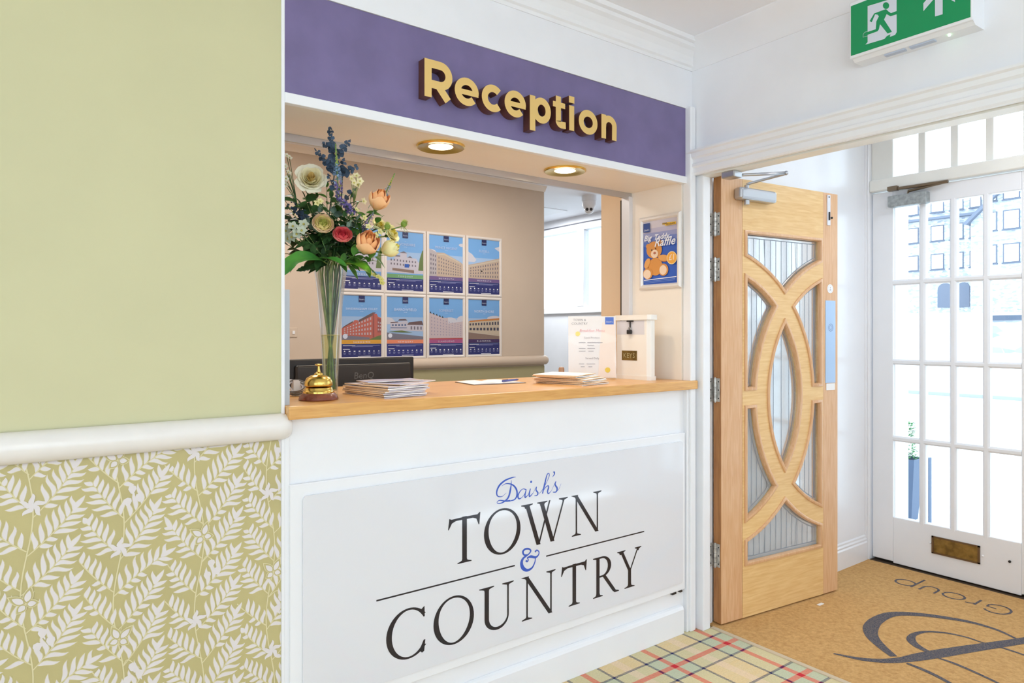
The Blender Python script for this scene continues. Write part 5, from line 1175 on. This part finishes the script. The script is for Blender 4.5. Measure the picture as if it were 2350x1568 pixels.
foliage('deep green leafy stem low in the centre of the bouquet', [(px(770, 545, 2.1), px(765, 600, 2.12)), (px(810, 570, 2.12), px(772, 604, 2.13)), (px(700, 570, 2.13), px(750, 604, 2.13))], leafd, .045, .024, 8, 8)
foliage('dark leafy stem behind the cream white rose', [(px(690, 470, 2.16), px(745, 560, 2.15)), (px(668, 500, 2.16), px(740, 570, 2.14)), (px(715, 480, 2.14), px(750, 565, 2.14))], leafd, .046, .026, 9, 11)
foliage('mid green leafy stem behind the violet spike', [(px(780, 440, 2.16), px(765, 560, 2.15)), (px(815, 480, 2.16), px(775, 565, 2.15)), (px(800, 520, 2.15), px(770, 575, 2.14))], leafg, .044, .024, 9, 12)
foliage('grey green leafy stem between the cream ranunculus and the coral one', [(px(765, 490, 2.12), px(762, 580, 2.13)), (px(820, 505, 2.13), px(778, 580, 2.14))], eucg, .036, .026, 8, 13)
def bigleaf(label, pts, wds, m, tooth=0, name='broad_leaf'):
    t_, k = bloom_thing(name, label, 'foliage'); P = smoothpts(pts, 5); n = len(P); mb = MB(); vs = []
    for i in range(n):
        t = i / (n - 1); w_ = wds * math.sin(math.pi * min(.99, .02 + t * .97)) ** .7 * (1 + tooth * (i % 2)); tg = (P[min(n - 1, i + 1)] - P[max(0, i - 1)]).normalized(); sd = tg.cross(Vector((.1, -.55, .85))).normalized(); up_ = sd.cross(tg)
        for q in (-1, -.5, 0, .5, 1): vs.append(P[i] + sd * w_ * q - up_ * w_ * .28 * (1 - abs(q)) )
    mb.add(vs, [(i * 5 + j, i * 5 + j + 1, (i + 1) * 5 + j + 1, (i + 1) * 5 + j) for i in range(n - 1) for j in range(4)])
    mb.build('leaf_blade', m, t_, smooth=2); MB().tube([P[0]] + stem_to_vase(P[0], k)[1:], .002, 6).build('stem', gst, t_, smooth=2)
bl = mat('broad_leaf_green', (88, 164, 60), .35, c2=(58, 126, 56), scale=16)
bigleaf('long arching bright leaf sweeping left over the vase rim', [px(745, 600, 2.08), px(722, 588, 2.03), px(690, 588, 2.0), px(664, 604, 1.99), px(645, 634, 1.98)], .030, bl)
bigleaf('broad bright leaf lying over the front of the vase rim', [px(735, 592, 2.05), px(755, 590, 2.03), px(775, 597, 2.02), px(796, 612, 2.01)], .020, bl)
bigleaf('light green toothed leaf right of the vase rim', [px(790, 606, 2.09), px(812, 602, 2.06), px(832, 610, 2.05), px(850, 628, 2.04)], .022, leafb, .12)
bigleaf('drooping dark toothed leaf left of the vase rim', [px(750, 606, 2.1), px(725, 610, 2.08), px(700, 616, 2.07), px(680, 622, 2.06)], .016, leafd, .3)

# ================================================================== OAK DOOR (standing open into the porch)
D1 = thing('door_1', 'light oak inner door with curved leaded glass panes, standing open', 'door', (2.549, 1.866, 0), math.atan2(-.117, .993), kind='structure')
T = .044; CXD, CZD = .421, 1.0065; RD, KD, HB = .636, .4757, .0365; RO, RI = RD + HB, RD - HB; WD = .262; ZT, ZBt, MH = .748, -.748, .046
def rng(a, b, n): return [a + (b - a) * k / n for k in range(n + 1)]
RO2, RI2 = RO + .013, RI - .013     # openings sit inside the beads
def top_pane():
    n = 12; return [Vector((-WD, ZT)), Vector((WD, ZT))][::-1] + [Vector((x, math.sqrt(RO2 ** 2 - (abs(x) - KD) ** 2))) for x in rng(-WD, 0, n) + rng(0, WD, n)[1:]]
def vesica():
    zm = math.sqrt(RI2 ** 2 - KD ** 2); z = rng(-zm, zm, 24); f = lambda q: max(0, math.sqrt(max(0, RI2 ** 2 - q * q)) - KD)
    return [Vector((f(q), q)) for q in z] + [Vector((-f(q), q)) for q in z[::-1][1:-1]]
def side_pane():
    f = lambda q: min(KD - math.sqrt(max(0, RO2 ** 2 - q * q)), -KD + math.sqrt(max(0, RI2 ** 2 - q * q)))
    zt = math.sqrt(RI2 ** 2 - (KD - WD) ** 2); z = rng(MH, zt, 26)
    # exact tip where both arcs meet
    lo, hi = MH, zt
    for _ in range(40):
        m_ = (lo + hi) / 2
        if KD - math.sqrt(RO2 ** 2 - m_ * m_) < -KD + math.sqrt(max(0, RI2 ** 2 - m_ * m_)): lo = m_
        else: hi = m_
    z = sorted(set(z + [lo])); return [Vector((-WD, MH))] + [Vector((f(q), q)) for q in z[:-1]] + [Vector((-WD, zt))]
tpn = top_pane(); sp_ = side_pane(); vs_ = vesica()
mir = lambda P, a, b: [Vector((p.x * a, p.y * b)) for p in (P if a * b > 0 else P[::-1])]
PANES = [('upper', tpn), ('lower', mir(tpn, 1, -1)), ('centre', vs_), ('ul', sp_), ('ur', mir(sp_, -1, 1)), ('ll', mir(sp_, 1, -1)), ('lr', mir(sp_, -1, -1))]
def curve_plate(outer, holes, depth):
    c = bpy.data.curves.new('c', 'CURVE'); c.dimensions = '2D'; c.fill_mode = 'BOTH'; c.extrude = depth / 2
    for P in [outer] + holes:
        s_ = c.splines.new('POLY'); s_.points.add(len(P) - 1); s_.use_cyclic_u = True
        for i, p_ in enumerate(P): s_.points[i].co = (p_.x, p_.y, 0, 1)
    o = bpy.data.objects.new('c', c); COL.objects.link(o); bpy.context.view_layer.update()
    me = bpy.data.meshes.new_from_object(o.evaluated_get(bpy.context.evaluated_depsgraph_get())); bpy.data.objects.remove(o); return me
Z0d, Z1d = .013, 1.996
me = curve_plate(rect(.135, Z0d, .706, Z1d), [[Vector((p_.x + CXD, p_.y + CZD)) for p_ in P] for _, P in PANES], T)
me.transform(Matrix(((1, 0, 0, 0), (0, 0, -1, T / 2), (0, 1, 0, 0), (0, 0, 0, 1)))); me.materials.clear(); me.materials.append(oak_h)
for p_ in me.polygons: p_.material_index = 0
o = bpy.data.objects.new('door_panel', me); COL.objects.link(o); o.parent = D1
m_ = MB(); m_.box(.0, .1345, 0, T, Z0d, Z1d); m_.build('stile', oak_v, D1, local=True, bevel=.0015)
m_ = MB(); m_.box(.7065, .820, 0, T, Z0d, Z1d); m_.build('stile', oak_v, D1, local=True, bevel=.0015)
m_ = MB(); m_.box(-.0012, -.0002, .0005, T - .0005, Z0d + .001, Z1d - .001); m_.build('edge_lipping', oak_e, D1, local=True)
def inset(P, d):
    n = len(P); out = []
    ar_ = sum(P[i].x * P[(i + 1) % n].y - P[(i + 1) % n].x * P[i].y for i in range(n)); sg = 1 if ar_ > 0 else -1
    for i in range(n):
        a, b, c = P[i - 1], P[i], P[(i + 1) % n]; t0 = (b - a); t1 = (c - b); t0 = t0.normalized() if t0.length > 1e-7 else Vector((1, 0)); t1 = t1.normalized() if t1.length > 1e-7 else t0
        n0 = Vector((-t0.y, t0.x)) * sg; n1 = Vector((-t1.y, t1.x)) * sg; q = (n0 + n1); q = q.normalized() if q.length > 1e-6 else n0; k_ = max(.35, q.dot(n0)); out.append(b + q * d / k_)
    return out
for nm, P in PANES:
    # bead: raised moulding on both faces round the opening
    mb = MB(); n = len(P); prof = [(-.013, 0), (-.012, -.006), (-.006, -.009), (0, -.008), (.004, -.002), (.004, .012)]
    for side in (0, 1):
        rings = [[(q.x + CXD, (y_ if side == 0 else T - y_), q.y + CZD) for q in inset(P, d_)] for d_, y_ in prof]; base = len(mb.v)
        for rg in rings: mb.v += [Vector(q) for q in rg]
        for j in range(len(rings) - 1):
            for i in range(n): mb.f.append([base + j * n + i, base + j * n + (i + 1) % n, base + (j + 1) * n + (i + 1) % n, base + (j + 1) * n + i]); mb.m.append(0)
    mb.build('glazing_bead', oak_v, D1, local=True, smooth=True)
    mb = MB(); Pi = inset(P, .001); mb.prism([(q.x + CXD, T / 2 - .002, q.y + CZD) for q in Pi], (0, .004, 0)); gp = mb.build('pane', doorglass, D1, local=True)
    pr = Print((CXD, T / 2 - .0022, CZD), (1, 0, 0), (0, 0, 1), .0002); ln = []
    for d_ in (.018,): ln += ribbon(inset(P, d_), .0036, True)
    Q = inset(P, .018)
    def vspan(x):
        zs = []
        for i in range(len(Q)):
            a, b = Q[i], Q[(i + 1) % len(Q)]
            if (a.x - x) * (b.x - x) < 0: zs.append(a.y + (b.y - a.y) * (x - a.x) / (b.x - a.x))
        return sorted(zs)
    step = .038 if nm in ('upper', 'lower') else .034
    xs = [k_ * step for k_ in range(-7, 8)] if nm != 'centre' else [-.055, 0.0001, .055]
    for x in xs:
        zz = vspan(x + 1e-5)
        for a, b in zip(zz[::2], zz[1::2]):
            if b - a > .02: ln.append(rect(x - .0018, a, x + .0018, b))
    pr.lay(ln, lead)
    if nm in ('upper', 'lower'):
        q = []; pr.lay(ribbon([Vector((-.12, Q and (ZT - .02 if nm == 'upper' else -ZT + .02))), Vector((-.11, (ZT - .19) * (1 if nm == 'upper' else -1)))], .003) + ribbon([Vector((.10, (ZT - .02) * (1 if nm == 'upper' else -1))), Vector((.11, (ZT - .18) * (1 if nm == 'upper' else -1)))], .003), lead)
    lo_ = pr.mb; lc = lo_.build('leading', pr.mats, None, local=True); lc.parent = gp
# hinges
for zt, zb in ((1.835, 1.734), (1.634, 1.533), (1.10, .996), (.365, .262)):
    m_ = MB(); m_.box(-.0035, -.0012, .006, .038, zb, zt); m_.box(-.030, -.006, .0395, .042, zb, zt)
    for kk in range(5):
        za, zc_ = zb + (zt - zb) * kk / 5 + .0012, zb + (zt - zb) * (kk + 1) / 5 - .0012; m_.tube([(-.010, .026, za), (-.010, .026, zc_)], .0065, 10)
    m_.tube([(-.010, .026, zb - .004), (-.010, .026, zt + .004)], .0035, 8)
    h_ = m_.build('hinge', hinge_steel, D1, local=True)
    s_ = MB()
    for zz in (zb + .015, (zb + zt) / 2, zt - .015): s_.lathe([(.0032, 0), (.0032, .001), (.0001, .001)], (-.0036, .012, zz), 8, Matrix.Rotation(R(-90), 4, 'Y')); s_.lathe([(.0032, 0), (.0032, .001), (.0001, .001)], (-.023, .0395, zz), 8, Matrix.Rotation(R(90), 4, 'X'))
    s_.build('screw', dark, h_, local=True)
# closer body, arm
m_ = MB(); m_.box(.075, .315, -.046, 0, 1.896, 1.95); cb = m_.build('door_closer', steel, D1, local=True, bevel=.013, seg=3)
m_ = MB(); m_.lathe([(.012, 0), (.012, .02), (.0001, .02)], (.135, -.024, 1.876), 14); m_.lathe([(.010, 0), (.010, .014), (.0001, .014)], (.135, -.024, 1.95), 14); m_.build('closer_spindle', steel, cb, local=True)
iv = wm(D1).inverted(); E1 = iv @ Vector((2.690, 1.640, 1.985)); E2 = iv @ Vector((2.505, 1.760, 1.972)); S1 = Vector((.135, -.024, 1.966))
m_ = MB(); m_.tube([S1, S1 + Vector((.01, -.01, .006)), E1 + Vector((-.005, .01, -.004)), E1], [.007, .006, .006, .008], 8); m_.ball(E1, .010, 10); m_.tube([E1, E2], [.0075, .006], 10); m_.build('closer_arm', steel, cb, local=True, smooth=2)
bk = MB(); bk.box(2.458, 2.515, 1.735, 1.80, 1.958, 1.985); bk.build('closer_bracket', steel, cb, bevel=.004)
m_ = MB(); m_.box(.733, .757, -.005, 0, 1.835, 1.985); fb = m_.build('flush_bolt', mat('white_bolt_plate', (226, 228, 236), .3, .3), D1, local=True, bevel=.001)
m_ = MB(); m_.box(.742, .748, -.010, -.005, 1.86, 1.90); m_.ball((.757, -.012, 1.872), .006, 8); m_.lathe([(.004, 0), (.004, .001)], (.745, -.0051, 1.975), 8, Matrix.Rotation(R(90), 4, 'X')); m_.build('bolt_lever', dark, fb, local=True)
m_ = MB(); m_.lathe([(.0225, 0), (.0225, .0012), (.0001, .0013)], (.760, 0, 1.521), 28, Matrix.Rotation(R(90), 4, 'X')); stk = m_.build('round_sticker', mat('sticker_white', (246, 246, 248), .3), D1, local=True); stk['label'] = 'round white sticker with pale lettering'
pr = Print((.760, -.0015, 1.521), (1, 0, 0), (0, 0, 1), .0002); pr.lay(ribbon(ell(0, 0, .017, n=24), .0012, True) + [ell(0, .006, .004, n=10)] + [rect(-.006, -.010, .006, -.001)], mat('sticker_grey', (196, 200, 208), .4)); q = pr.mb.build('sticker_mark', pr.mats, None, local=True); q.parent = stk
m_ = MB(); m_.box(.722, .800, -.0022, 0, 1.053, 1.462); ppl = m_.build('push_plate', steelblue, D1, local=True, bevel=.0008)
pr = Print((.762, -.0024, 1.328), (1, 0, 0), (0, 0, 1), .0002); pr.lay(ribbon(ell(0, 0, .018, n=24), .0022, True) + ribbon(ell(0, 0, .010, n=16), .0016, True), mat('plate_mark', (120, 136, 176), .4)); q = pr.mb.build('plate_emblem', pr.mats, None, local=True); q.parent = ppl
m_ = MB(); m_.box(.728, .795, -.0028, -.0002, 1.018, 1.050); m_.build('paper_label', paper, D1, local=True)

# ================================================================== STREET DOOR and fanlight
XD = 4.0
struct(MB().box(XD + .055, XD + .3, .11, 2.05, -.06, .035).build('trim_doorstep', mat('doorgap_shade', (70, 64, 58), .8)))  # added sill, its dark colour standing in for shade under the door
struct(MB().box(XD - .015, XD + .055, .17, 1.912, -.06, .004).build('floor_threshold', mat('sill_gap_shade', (72, 56, 40), .9)))  # dark colour stands in for the shaded gap below the leaf
struct(MB().box(XD - .02, XD + .12, 1.912, 1.97, 0, 2.6).build('trim_post', whitegloss, bevel=.008, seg=3), 'white moulded post beside the street door')
struct(MB().box(XD - .035, XD - .021, 1.921, 1.99, 0, 2.6).build('trim_post_bead', whitegloss, bevel=.004))
struct(MB().box(XD - .02, XD + .12, .17, 1.912, 2.105, 2.172).build('trim_transom', cream, bevel=.008, seg=3), 'cream transom rail over the street door')
struct(MB().box(XD - .02, XD + .12, .11, .17, 0, 2.6).build('trim_post_near', whitegloss, bevel=.008))
m_ = MB(); m_.box(XD, XD + .12, -.3, .11, 0, 2.6); m_.box(2.5, XD + .12, -.35, -.25, 0, 2.6); struct(m_.build('wall_street', white))
def street_door(name, yh, sgn, label, box):
    """leaf from the hinge side yh towards sgn"""
    d = thing(name, label, 'door', (XD, yh, 0), kind='structure')
    a, b = yh, yh + sgn * .833
    def bx2(o_, ya, yb, z0, z1, x0=XD + .008, x1=XD + .052): o_.box(x0, x1, ya, yb, z0, z1)
    f = MB(); bx2(f, a, a + sgn * .112, .02, 2.098); bx2(f, b - sgn * .118, b, .02, 2.098); bx2(f, a + sgn * .112, b - sgn * .118, .012, .27); bx2(f, a + sgn * .112, b - sgn * .118, 2.005, 2.098); f.build('door_frame', whitegloss, d, bevel=.004)
    g = MB(); p0 = a + sgn * .112; p1 = b - sgn * .118; W_ = (p1 - p0) / 4
    for k_ in (1, 2, 3):
        y_ = p0 + W_ * k_; g.prism([(XD + .006, y_ - .007, .26), (XD + .014, y_ - .016, .26), (XD + .046, y_ - .016, .26), (XD + .054, y_ - .007, .26), (XD + .054, y_ + .007, .26), (XD + .046, y_ + .016, .26), (XD + .014, y_ + .016, .26), (XD + .006, y_ + .007, .26)], (0, 0, 1.75))
    for z_ in (.71, 1.139, 1.583): g.prism([(XD + .0067, min(p0, p1), z_ - .0065), (XD + .0148, min(p0, p1), z_ - .0155), (XD + .0455, min(p0, p1), z_ - .0155), (XD + .0532, min(p0, p1), z_ - .0065), (XD + .0532, min(p0, p1), z_ + .0065), (XD + .0455, min(p0, p1), z_ + .0155), (XD + .0148, min(p0, p1), z_ + .0155), (XD + .0067, min(p0, p1), z_ + .0065)], (0, abs(p1 - p0), 0))
    g.build('glazing_bars', whitegloss, d)
    g = MB(); g.box(XD + .028, XD + .032, min(p0, p1), max(p0, p1), .265, 2.01); g.build('glass_sheet', clear, d)
    if box:
        m2 = MB(); m2.box(XD + .004, XD + .009, 1.376, 1.582, .128, .205); m2.build('letter_box', brass_old, d)
        m2 = MB(); m2.box(XD + .001, XD + .0085, 1.366, 1.376, .12, .213); m2.box(XD + .001, XD + .0085, 1.582, 1.592, .12, .213); m2.box(XD + .001, XD + .0085, 1.366, 1.592, .205, .213); m2.box(XD + .001, XD + .0085, 1.366, 1.592, .12, .128); m2.build('letter_box_rim', mat('dark_bronze', (120, 96, 70), .4, .6), d)
        m2 = MB(); m2.lathe([(.006, 0), (.006, .006), (.0001, .006)], (XD + .008, 1.238, .168), 12, Matrix.Rotation(R(-90), 4, 'Y')); m2.build('keyhole', dark, d)
        m2 = MB()
        for y_, z_ in ((1.60, .172), (1.355, .165)): m2.ball((XD + .007, y_, z_), .006, 8)
        m2.build('filled_screw', whitegloss, d)
        m2 = MB(); m2.box(XD - .045, XD + .008, 1.600, 1.800, 2.000, 2.062); cb = m2.build('door_closer', mat('grey_cast_metal', (172, 178, 178), .45, .3, var=.15, scale=60), d, bevel=.006)
        m2 = MB(); m2.tube([(XD - .02, 1.70, 2.062), (XD - .02, 1.70, 2.078), (XD - .03, 1.50, 2.095)], .007, 8); m2.tube([(XD - .03, 1.50, 2.095), (XD - .03, 1.78, 2.100)], .009, 8); m2.box(XD - .045, XD - .018, 1.75, 1.80, 2.09, 2.115); m2.build('closer_arm', mat('worn_bronze', (128, 112, 92), .35, .8), cb)
    return d
street_door('door_2', 1.905, -1, 'white street door with small square panes and a brass letter box', True)
street_door('door_3', .2385, 1, 'white street door leaf without a letter box, nearer the camera', False)
wn = thing('window_2', 'row of small fanlight panes above the street door', 'window', (XD, 1.0, 2.17), kind='structure')
f = MB(); y_ = 1.912; f.box(XD + .01, XD + .06, 1.795, 1.912, 2.17, 2.6)
k_ = 0
for c_ in (1.645, 1.486, 1.326, 1.167, 1.007, .848, .689, .53, .37): f.box(XD + .01, XD + .06, c_ - .0175, c_ + .0175, 2.17, 2.6)
f.box(XD + .01, XD + .06, .17, .25, 2.17, 2.6); f.build('glazing_bars', cream, wn, bevel=.003)
f = MB(); f.box(XD + .035, XD + .039, .2, 1.8, 2.17, 2.6); f.build('glass_sheet', clear, wn)
m_ = MB(); m_.prism([(2.6, 1.932, 0), (2.6, 1.914, 0), (2.6, 1.914, .105), (2.6, 1.920, .112), (2.6, 1.918, .122), (2.6, 1.924, .130), (2.6, 1.923, .140), (2.6, 1.932, .148)], (1.37, 0, 0)); struct(m_.build('baseboard_vestibule', whitegloss), 'white moulded skirting behind the oak door')

# ================================================================== EXIT SIGN
t_ = thing('exit_sign', 'green and white running man exit sign box on the wall over the doorway', 'sign', (2.40, 1.015, 2.25))
XF = 2.366; ya, yb = 1.203, .827
m_ = MB(); m_.box(XF, XF + .012, yb, ya, 2.254, 2.448); m_.build('front_frame', whiteplastic, t_, bevel=.003)
m_ = MB(); m_.prism([(XF + .010, ya - .004, 2.256), (XF + .024, ya - .006, 2.244), (2.44, ya - .012, 2.240), (2.44, ya - .012, 2.46), (XF + .01, ya - .004, 2.446)], (0, -(ya - yb) + .006, 0)); hs = m_.build('housing', whiteplastic, t_)
m_ = MB(); 
for a, b in ((1.10, 1.035), (1.02, .945)): m_.box(XF + .028, XF + .048, b, a, 2.2385, 2.2445)
m_.build('vent_slot', mat('grey_slot', (186, 196, 214), .5), hs)
m_ = MB(); m_.ball((XF + .034, .903, 2.2415), .004, 8); m_.build('indicator_lamp', mat('led_green', (190, 255, 190), .4, emit=9), t_)
pr = Print((XF - .0002, 0, 0), (0, -1, 0), (0, 0, 1), .0003)
def xp(x, y):
    q = PX(1930 + x / 7.12, y / 7.12, XF); return Vector((-q.y, q.z))
gsign = mat('sign_green', (0, 146, 88), .3); wsign = mat('sign_white', (214, 220, 232), .3)
pr.lay(rect(-1.198, 2.263, -.832, 2.436), gsign)
pr.lay([[xp(*q) for q in ((437, 100), (910, -45), (912, 525), (885, 572), (800, 602), (812, 560), (750, 590), (710, 638), (400, 730), (437, 690))]], wsign)
def man(pts): return [xp(*q) for q in pts]
pr.lay([[xp(738 + 52 * math.cos(R(a)), 92 + 56 * math.sin(R(a))) for a in range(0, 360, 15)], man([(740, 150), (775, 185), (820, 215), (912, 180), (912, 235), (810, 266), (748, 232), (712, 310), (640, 290), (600, 240), (560, 235), (505, 365), (470, 345), (545, 220), (690, 165)]),
        man([(640, 230), (735, 240), (705, 320), (835, 520), (765, 550), (640, 395), (622, 480), (600, 512), (380, 590), (372, 560), (400, 535), (570, 478), (580, 350)])], gsign)
pr.lay(ribbon([xp(*q) for q in ((437, 512), (392, 528), (366, 560), (362, 608), (437, 590))], .0012), wsign)
pr.lay([[xp(*q) for q in ((1540, -120), (1665, -158), (1665, 235), (1540, 270))], [xp(*q) for q in ((1350, 185), (1350, 55), (1603, -235), (1603, -110))], [xp(*q) for q in ((1866, 35), (1866, -95), (1603, -235), (1603, -110))]], wsign)
pr.build('sign_face', t_)

# ================================================================== OUTSIDE
pave = mat('pavement', (226, 226, 224), .9, var=.12, scale=8); stone = None
def stonemat():
    m = bpy.data.materials.new('rubble_stone'); m.use_nodes = True; nt = m.node_tree; b = nt.nodes['Principled BSDF']; b.inputs['Roughness'].default_value = .9
    g = nt.nodes.new('ShaderNodeTexCoord'); mp = nt.nodes.new('ShaderNodeMapping'); mp.inputs['Scale'].default_value = (1, 1, 2.1); v = nt.nodes.new('ShaderNodeTexVoronoi'); v.inputs['Scale'].default_value = 3.2
    nt.links.new(g.outputs['Object'], mp.inputs[0]); nt.links.new(mp.outputs[0], v.inputs['Vector'])
    r_ = nt.nodes.new('ShaderNodeValToRGB'); r_.color_ramp.elements[0].color = rgb((146, 156, 174)); r_.color_ramp.elements[1].color = rgb((222, 223, 225)); r_.color_ramp.elements[1].position = .9
    nt.links.new(v.outputs['Color'], r_.inputs[0]); nt.links.new(r_.outputs[0], b.inputs['Base Color']); return m
stone = stonemat()
def gz(x): return -.04 if x < 9 else -.04 + (x - 9) * .052
m_ = MB(); m_.add([(4.12, -40, -.04), (9, -40, -.04), (9, 60, -.04), (4.12, 60, -.04), (85, -90, gz(85)), (85, 110, gz(85))], [(0, 1, 2, 3), (1, 4, 5, 2)]); og = m_.build('ground_outside', pave); og['kind'] = 'structure'
m_ = MB(); m_.box(13.4, 13.55, -20, 50, .1, .245); struct(m_.build('trim_kerb', mat('kerb_stone', (160, 166, 172), .9)))
FX = 70; zb0 = gz(FX)
t_ = thing('stone_building', 'grey stone building with small sash windows across the street', 'building', (FX, 25, zb0))
m_ = MB(); m_.box(FX, FX + 8, -30, 24.6, zb0 - .5, 11.6); m_.box(FX + 4, FX + 10, 24.61, 38, zb0 - .5, 14.0); m_.prism([(FX, 24.6, 11.61), (FX, -30, 11.61), (FX, -30, 14.1), (FX, 22.0, 14.1)], (8, 0, 0)); m_.build('wall', stone, t_)
slate = mat('slate_blue', (116, 124, 140), .8)
m_ = MB(); m_.prism([(FX - .5, 25.1, 11.15), (FX - .5, 24.8, 11.05), (FX - .5, 21.9, 13.95), (FX - .5, 21.9, 14.3)], (8.5, 0, 0)); m_.prism([(FX + 3.4, 25.2, 12.5), (FX + 3.4, 38.4, 12.5), (FX + 3.4, 38.4, 12.72), (FX + 3.4, 25.2, 12.72)], (.6, 0, 0)); m_.build('roof_edge', slate, t_)
wdk = mat('window_reveal', (104, 112, 128), .8); wgl = mat('blown_pane', (240, 242, 244), .5)  # panes coloured white for blown-out glare; there are no blinds
def bwin(x, y, z, w_, h_):
    f = MB(); f.box(x - .06, x, y - w_ / 2 - .09, y + w_ / 2 + .09, z - .09, z + h_ + .09); f.box(x - .16, x - .06, y - w_ / 2 - .16, y + w_ / 2 + .16, z - .16, z - .06); o_ = f.build('window', wdk, t_)
    f = MB(); f.box(x - .08, x - .06, y - w_ / 2, y + w_ / 2, z, z + h_ * .49); f.box(x - .08, x - .06, y - w_ / 2, y + w_ / 2, z + h_ * .51, z + h_); f.build('pane', wgl, o_)
for y in (28.9, 27.2, 31.2, 25.6, 33.4):
    for z in (7.66, 10.46, 13.3): bwin(FX + 4, y, z, 1.0 if y > 26 else .8, 1.38)
for y, w_ in ((21.5, 1.06), (22.9, .5), (19.0, 1.06), (16.4, 1.06)):
    for z in (7.5, 10.4, 13.0): bwin(FX, y, z, w_, 1.5 if z < 12.9 else 1.0)
def archd(x, y, w_, z0, z1):
    f = MB(); P = [(x - .12, y - w_ / 2, z0), (x - .12, y + w_ / 2, z0)] + [(x - .12, y + w_ / 2 * math.cos(R(q)), z1 - w_ / 2 + w_ / 2 * math.sin(R(q))) for q in range(0, 181, 20)]
    f.prism(P, (.12, 0, 0)); f.build('arched_door', slate, t_)
archd(FX + 4, 28.2, 1.3, zb0 + .7, 6.2); archd(FX + 4, 26.6, 1.0, zb0 + .7, 6.2)
f = MB(); f.box(FX + 3.8, FX + 4, 24.7, 38, 6.5, 6.75); f.box(FX - .15, FX, -30, 24.5, 6.4, 6.6); f.box(FX - .12, FX, -30, 24.5, 9.5, 9.65); f.build('string_course', mat('pale_stone', (226, 228, 230), .9), t_)
# planter by the entrance, and a slim blue post
a = PZ(2112, 1135, -.04); dist = a.x
t_ = thing('planter', 'tall blue tapered planter with a small clipped shrub outside the street door', 'planter', (5.25, 2.12, -.04))
def at_x(u, v, x): return PX(u, v, x)
q = at_x(2081, 1050, 5.25)
pyc = q.y; t_.location = (5.25, pyc, -.04); WM[t_.name] = Matrix.Translation((5.25, pyc, -.04))
bp_ = mat('planter_blue', (84, 102, 128), .5)
w1 = .085; m_ = MB(); m_.lathe([(w1 * .62 * 1.414, -.04), (w1 * 1.414, q.z), (w1 * 1.3, q.z), (w1 * 1.2, q.z - .03), (.0001, q.z - .03)], (5.25, pyc, 0), 4, Matrix.Rotation(R(45), 4, 'Z')); m_.build('pot', bp_, t_)
mb = MB(); rn = random.Random(9)
for i in range(420):
    zz = rn.random(); r_ = .075 * (1 - .45 * zz) * rn.random() ** .5; a_ = rn.uniform(0, 6.28); c_ = (5.25 + r_ * math.cos(a_), pyc + r_ * math.sin(a_), q.z - .02 + zz * .27); leafmesh(mb, c_, (math.cos(a_), math.sin(a_), .6), .028, .014, n=3)
mb.build('foliage', mat('shrub_green', (60, 150, 60), .6, var=.3, scale=20), t_, smooth=2)
q = at_x(2128, 1050, 4.9); q2 = at_x(2128, 1195, 4.9)
tag(MB().box(4.88, 4.92, q.y - .018, q.y + .018, -.04, q.z).build('door_post', bp_, org=(4.9, q.y, -.04)), 'slim blue square post standing beside the planter outside', 'post')
# gate pier with railing to the right of the far yard
q = at_x(2330, 735, 24); q2 = at_x(2330, 800, 24)
t_ = thing('gate_pier', 'grey stone gate pier with a flat cap across the street', 'pier', (24, q.y, gz(24)))
m_ = MB(); m_.box(23.6, 24.2, q.y - .45, q.y + .5, gz(24) - .3, q.z); m_.build('pier_body', stone, t_); m_ = MB(); m_.box(23.5, 24.3, q.y - .6, q.y + .6, q.z, q.z + .14); m_.build('cap_stone', mat('cap_dark', (90, 100, 116), .9), t_)
for o in list(bpy.data.objects):
    if o.parent is None and o.type == 'MESH' and 'kind' not in o and 'label' not in o: o['kind'] = 'structure'
